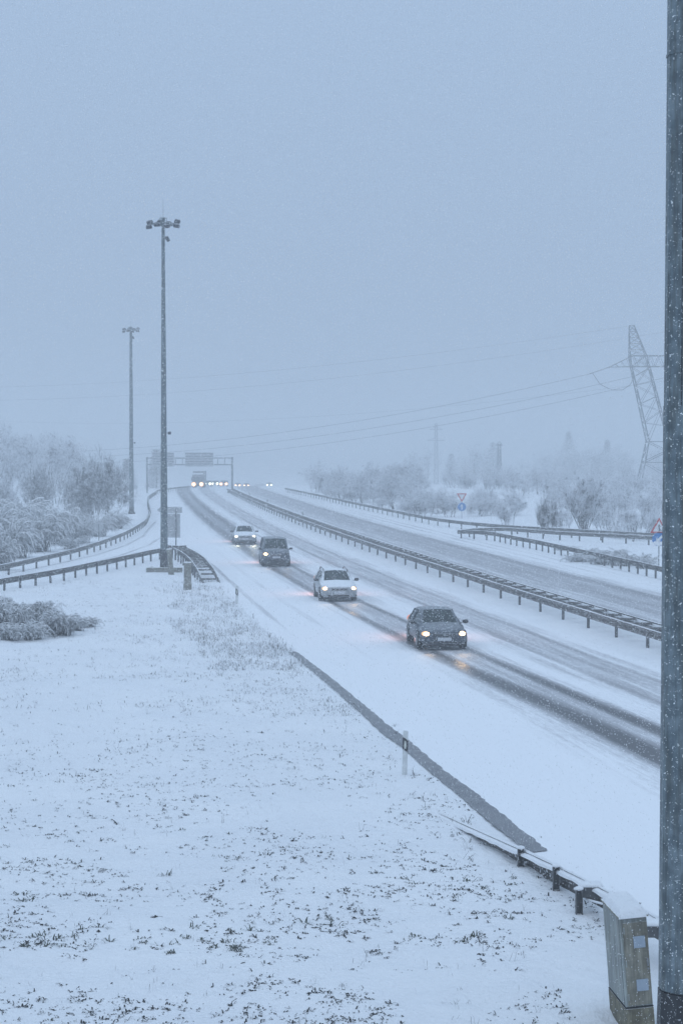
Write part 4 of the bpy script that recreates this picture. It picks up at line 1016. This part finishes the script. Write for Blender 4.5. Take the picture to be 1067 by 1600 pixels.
def car(name, st, paint, lamp, label, x, y, ang, rails=False, dim_left=False, spot=60, col=(1, .70, .42), grp='cars driving towards the camera', full=True, hs=1.0):
    root = thing(name, (x, y, .015), label, 'car', grp, ang)
    st = [(a, b, c*hs, d*hs, e_, f_) for a, b, c, d, e_, f_ in st]
    rings = []
    for (sx, zb, zbelt, zt, wb, wt) in st:
        h = [(0, zb), (.8*wb, zb), (wb*.975, zb+.12), (wb, (zb+zbelt)/2+.04), (wb*.955, zbelt), (wt+.025, zt-.075 if zt-.075 > zbelt else (zbelt+zt)/2), (wt-.09, zt-.012), (0, zt+.022)]
        full_ = [(sx, -a, z) for a, z in h] + [(sx, a, z) for a, z in h[-2:0:-1]]
        rings.append(full_)
    k = len(rings[0]); V = [v for r_ in rings for v in r_]
    body = []; ws = []; sw = []; rw = []
    n = len(rings)
    iA = next(i for i in range(n) if st[i][3]-st[i-1][3] > .2)-1   # hood rear
    iR = max(i for i in range(n-1) if st[i][3]-st[i+1][3] > .12)   # last roof station before tailgate
    for i in range(n-1):
        for j in range(k):
            f = (i*k+j, i*k+(j+1) % k, (i+1)*k+(j+1) % k, (i+1)*k+j)
            top = j in (6, 7); side = j in (4, 9)
            if top and iA <= i < iA+2: ws.append(f)
            elif side and iA+1 <= i <= n-5: sw.append(f)
            elif top and i == iR: rw.append(f)
            else: body.append(f)
    body += [tuple(range(k)), tuple(range((n-1)*k, n*k))[::-1]]
    def sub(faces, nm, mat, par=root, smooth=True):
        idx = sorted({a for f in faces for a in f}); mp = {a: i for i, a in enumerate(idx)}
        return mesh_np(nm, [V[a] for a in idx], [tuple(mp[a] for a in f)[::-1] for f in faces], mat, par, smooth)
    sub(body, 'body', paint); sub(ws, 'windscreen', 'car_glass'); sub([f for f in sw if V[f[0]][1] < 0], 'side_window', 'car_glass'); sub([f for f in sw if V[f[0]][1] > 0], 'side_window', 'car_glass'); sub(rw, 'rear_window', 'car_glass')
    # pillars between side windows
    for s in (-1, 1):
        for xx_ in (-.35, -1.25):
            zb_ = np.interp(-xx_, [-a[0] for a in st], [a[2] for a in st]); zt_ = np.interp(-xx_, [-a[0] for a in st], [a[3] for a in st])-.07
            wb_ = .955*np.interp(-xx_, [-a[0] for a in st], [a[4] for a in st]); wt_ = .025+np.interp(-xx_, [-a[0] for a in st], [a[5] for a in st])
            MB().tube((xx_, s*(wb_+.002), zb_), (xx_, s*(wt_+.002), zt_), .04, 5).build('pillar', paint, root)
    fx = st[1][0]; fz = st[1][3]; fw = st[2][4]
    # front trim: grille, lower intake, bumper lip, plate
    m = MB(); m.box(fx-.04, fx+.055, -.40, .40, fz-.16, fz-.05, bev=.02); gr = m.build('grille', 'car_trim', root)
    m = MB(); m.cone(.055, .055, 0, .02, 14, Matrix.Translation((fx+.055, 0, fz-.10)) @ Matrix.Rotation(pi/2, 4, 'Y')); m.build('badge', 'chrome', gr)
    for zz_ in (.075, .13):
        m = MB(); m.box(fx+.055, fx+.062, -.36, .36, fz-zz_-.006, fz-zz_+.006); m.build('grille_bar', 'chrome', gr)
    m = MB(); m.box(fx-.08, fx+.05, -.58, .58, .27, fz-.36, bev=.03); m.box(fx-.25, fx+.03, -.80, .80, .17, .25, bev=.02); m.build('lower_bumper', 'car_trim', root)
    m = MB(); m.box(fx+.04, fx+.065, -.26, .26, fz-.32, fz-.20, bev=.005); m.build('number_plate', 'plate', root)
    for s in (-1, 1):
        lm = 'lamp_dim' if (dim_left and s == 1) else lamp
        m = MB(); m.ball((st[2][0]+.02, s*(fw-.19), st[2][3]-.17), .20, .165, .10, 2); hl = m.build('headlight', 'car_trim' if (dim_left and s == 1) else ('halo_warm' if lamp == 'lamp_warm' else 'halo_white'), root, True)  # headlight body glows all over to imitate halo around the lens
        sc = .55 if (dim_left and s == 1) else 1
        m = MB(); m.ball((st[2][0]+.135, s*(fw-.20), st[2][3]-.17), .11*sc, .125*sc, .082*sc, 2); m.build('lens', lm, hl, True)
        if full:
            ld = bpy.data.lights.new('headlamp', 'SPOT'); ld.energy = .22*spot*(.3 if sc < 1 else 1); ld.color = col; ld.spot_size = R(75); ld.spot_blend = .8; ld.shadow_soft_size = .06
            lo = bpy.data.objects.new('headlamp', ld); link(lo, root); lo.location = (st[2][0]+.30, s*(fw-.2), st[2][3]-.17); lo.rotation_euler = (0, -R(90-1), 0)
        m = MB(); m.ball((fx-.05, s*.60, .34), .08, .10, .06, 1); m.build('fog_lamp', 'car_trim', root, True)
        mx_ = st[iA][0]-.30; mz = st[iA][2]+.10
        m = MB(); m.ball((mx_, s*(.91+.12), mz), .07, .12, .085, 2); m.tube((mx_, s*.86, mz-.06), (mx_, s*.98, mz-.02), .03, 5); m.build('wing_mirror', 'car_trim' if paint != 'car_white' else 'car_trim', root, True)
        rx = st[-2][0]
        m = MB(); m.ball((rx+.03, s*.74, st[-2][2]-.02), .10, .12, .14, 2); m.build('tail_light', 'tail_red', root, True)
        for wx in (1.32, -1.30):
            Mw = Matrix.Translation((wx, s*(.925-.11), .315)) @ Matrix.Rotation(pi/2, 4, 'X')
            m = MB(); m.cone(.315, .315, -.12, .12, 24, Mw); m.cone(.27, .27, -.128, .128, 24, Mw); wh = m.build('wheel', 'tyre', root)
            m = MB(); m.cone(.20, .20, -.134, .134, 20, Mw)
            m.build('rim', 'rim', wh)
            m = MB()
            for q_ in range(15):   # wheel arch lip
                a0 = -.15+q_*(pi+.3)/15; a1 = -.15+(q_+1)*(pi+.3)/15
                m.tube((wx+.36*cos(a0), s*.905, .315+.36*sin(a0)), (wx+.36*cos(a1), s*.905, .315+.36*sin(a1)), .028, 4)
            m.build('wheel_arch', 'car_trim', root)
    if full:
        ld = bpy.data.lights.new('tail_glow', 'POINT'); ld.energy = 95; ld.color = (1, .40, .26); ld.shadow_soft_size = .5  # added light floating behind the car, for the reddish glow on the road
        lo = bpy.data.objects.new('tail_glow', ld); link(lo, root); lo.location = (-3.1, 0, .85)
    if rails:
        for s in (-1, 1):
            m = MB(); pts = [(.35, 1.36), (.15, 1.50), (-.4, 1.55), (-1.3, 1.53), (-1.65, 1.40)]
            for a, c in zip(pts, pts[1:]): m.tube((a[0], s*.60, a[1]), (c[0], s*.60, c[1]), .026, 6)
            m.build('roof_rail', 'car_trim', root)
    m = MB()
    a = Vector(V[iA*k+7]); c = Vector(V[(iA+2)*k+7]); nrm = (c-a).cross(Vector((0,1,0))).normalized()
    if nrm.z < 0: nrm = -nrm
    for oy_ in (-.35, .3):
        p0 = a+Vector((0, oy_, -.01))+nrm*.03; m.tube(p0, p0+(c-a)*.30+Vector((0,.36,0)), .012, 4)
    m.build('wiper', 'car_trim', root)
    return root
def heading(y):
    d = .5; return math.atan2(-1, -(bar(y+d)-bar(y-d))/(2*d))
def car_px(px, py, **kw):
    p = P(px, py); return p.x, p.y
def put_car(px, py, dang=0, **kw):
    p = P(px, py); a = heading(p.y)+dang; L = 2.1
    car(x=p.x-cos(a)*L, y=p.y-sin(a)*L, ang=a, **kw)
put_car(694, 1017, R(-3), name='parked_car' if False else 'hatchback_car', st=HATCH, paint='car_dark', lamp='lamp_warm', label='dark hatchback with lit headlights, nearest of the oncoming cars', spot=120, hs=.925)
put_car(530, 940.5, R(-2), name='estate_car', st=ESTATE, paint='car_white', lamp='lamp_warm', label='white estate car with black roof rails between the two dark cars', rails=True, spot=140)
put_car(432, 886, R(-2), name='van_car', st=MPV, paint='car_darker', lamp='lamp_warm', label='tall dark people carrier with one bright headlight behind the white estate', dim_left=True, spot=120)
put_car(383, 851, R(-2), name='white_car', st=ESTATE, paint='car_white', lamp='lamp_white', label='white car with glaring white headlights, last of the four near cars', col=(1, .98, .7), spot=260)

# far vehicles
def far_car(px, yd, lamp, label, dy=0.):
    s2 = F/yd; x = (px-533.5)/s2; z = gzf(yd)
    root = thing('distant_car', (x, yd, z), label, 'car', 'cars approaching in the mist', -pi/2)
    m = MB(); m.prism([(2.1,.3),(2.1,.7),(1.2,.92),(.4,1.42),(-1.3,1.45),(-2.0,1.0),(-2.1,.3)], -.86, .86); m.build('body', 'car_darker', root)
    m = MB(); m.prism([(1.19,.935),(.41,1.41),(.43,1.43),(1.23,.945)], -.7, .7); m.build('windscreen', 'car_glass', root)
    for s in (-1, 1):
        m = MB(); m.ball((2.08, s*.64, .66), .10, .44, .42, 2); hl = m.build('headlight', 'halo_far' if lamp == 'lamp_far_warm' else 'halo_white', root, True)  # oversized glowing shell and lens imitate bloom of the far lamps
        m = MB(); m.ball((2.14, s*.64, .66), .10, .27, .25, 2); m.build('lens', lamp, hl, True)
        for wx in (1.3, -1.3):
            m = MB(); m.cone(.32, .32, -.1, .1, 14, Matrix.Translation((wx, s*.8, .32)) @ Matrix.Rotation(pi/2, 4, 'X')); m.build('wheel', 'tyre', root)
    return root
far_car(325.5, 470, 'lamp_far_white', 'faint car with white lights directly right of the lorry')
far_car(336.8, 500, 'lamp_far_white', 'second faint car with white lights right of the lorry')
far_car(350.5, 455, 'lamp_far_warm', 'faint car with warm orange lights at the gantry column')
far_car(372, 600, 'lamp_far_warm', 'tiny car with orange lights just right of the gantry column')
far_car(385.5, 610, 'lamp_far_warm', 'tiniest lit car farther right of the gantry column')
far_car(421, 590, 'lamp_far_white', 'lone far car with white lights on the opposite carriageway')
yd = 415.; s2 = F/yd
root = thing('lorry', ((309.5-533.5)/s2, yd, gzf(yd)), 'dim lorry with glowing orange headlights under the gantry', 'lorry', None, -pi/2)
m = MB(); m.box(-9.5, -1.0, -1.22, 1.22, .9, 3.75, bev=.05); m.build('trailer', 'truck_paint', root)
m = MB(); m.prism([(.95,.45),(.95,1.35),(.8,2.5),(.4,3.0),(-.9,3.35),(-.9,.45)], -1.2, 1.2); cb_ = m.build('cab', 'truck_paint', root)
m = MB(); m.prism([(.965,1.42),(.83,2.45),(.86,2.46),(.995,1.43)], -1.05, 1.05); m.build('windscreen', 'car_glass', cb_)
m = MB(); m.box(.9, 1.0, -1.22, 1.22, .35, .95, bev=.03); m.build('bumper', 'car_trim', cb_)
for s in (-1, 1):
    m = MB(); m.ball((.98, s*.86, .82), .10, .56, .54, 2); hl = m.build('headlight', 'halo_far', root, True)  # glow shell larger than the lamp, painted bloom
    m = MB(); m.ball((1.05, s*.86, .82), .10, .36, .34, 2); m.build('lens', 'lamp_far_warm', hl, True)
    m = MB(); m.box(.5, .6, s*1.22-.0, s*1.45, 1.6, 2.3) if s > 0 else m.box(.5, .6, -1.45, -1.22, 1.6, 2.3); m.build('wing_mirror', 'car_trim', root)
    for wx in (.1, -4.6, -6.6, -7.9):
        m = MB(); m.cone(.5, .5, -.15, .15, 16, Matrix.Translation((wx, s*1.02, .5)) @ Matrix.Rotation(pi/2, 4, 'X')); m.build('wheel', 'tyre', root)

# ------------------------------------------------------------------ falling snow
def flakes(N, seed):
    r = np.random.default_rng(seed)
    y = (4.5**3+(78**3-4.5**3)*r.random(N))**(1/3.)
    y = np.where(r.random(N) < .10, r.uniform(6, 45, N), y)
    x = (r.random(N)-.5)*y*.48; z = CAM_Z+(r.random(N)-.56)*y*.70
    k = (z > .15) & (z < 36); x, y, z = x[k], y[k], z[k]; N = len(x)
    s = r.lognormal(math.log(.0068), .40, N); s = np.minimum(np.clip(s, .002, .015), .00027*y*np.where(y < 24, .60, 1)*r.uniform(.5, 1.5, N)+.0005)
    T = np.array([(1,1,1),(1,-1,-1),(-1,1,-1),(-1,-1,1)], float)/1.5
    q = r.normal(size=(N, 4)); q /= np.linalg.norm(q, axis=1, keepdims=True); w_, a, b, c = q.T
    Rm = np.stack([1-2*(b*b+c*c), 2*(a*b-c*w_), 2*(a*c+b*w_), 2*(a*b+c*w_), 1-2*(a*a+c*c), 2*(b*c-a*w_), 2*(a*c-b*w_), 2*(b*c+a*w_), 1-2*(a*a+b*b)], 1).reshape(N, 3, 3)
    V = np.einsum('nij,kj->nki', Rm, T)*s[:, None, None]; V[:, :, 2] *= 1.25
    V += np.stack([x, y, z], 1)[:, None, :]
    k = np.arange(N)[:, None]*4; F_ = np.concatenate([k+np.array([t_]) for t_ in ((0,1,2),(0,3,1),(0,2,3),(1,3,2))])
    o = mesh_np('falling_snow', V.reshape(-1, 3), F_, 'flake'); tag(o, 'snowflakes falling through the air', 'snow', kind='stuff')
flakes(480000, 77)

# ------------------------------------------------------------------ haze
m = MB(); m.box(-2500, 2500, -200, 3500, -8, 44)
me_mat = bpy.data.materials.new('haze'); me_mat.use_nodes = True; t = me_mat.node_tree; t.nodes.clear()
mo = t.nodes.new('ShaderNodeOutputMaterial'); pv = t.nodes.new('ShaderNodeVolumePrincipled')
pv.inputs['Color'].default_value = (.83, .85, .862, 1); pv.inputs['Density'].default_value = .0024; pv.inputs['Anisotropy'].default_value = .25
t.links.new(pv.outputs[0], mo.inputs['Volume']); MATS['haze'] = me_mat
o = m.build('haze', 'haze'); tag(o, 'snowy mist filling the air', 'haze', kind='stuff')
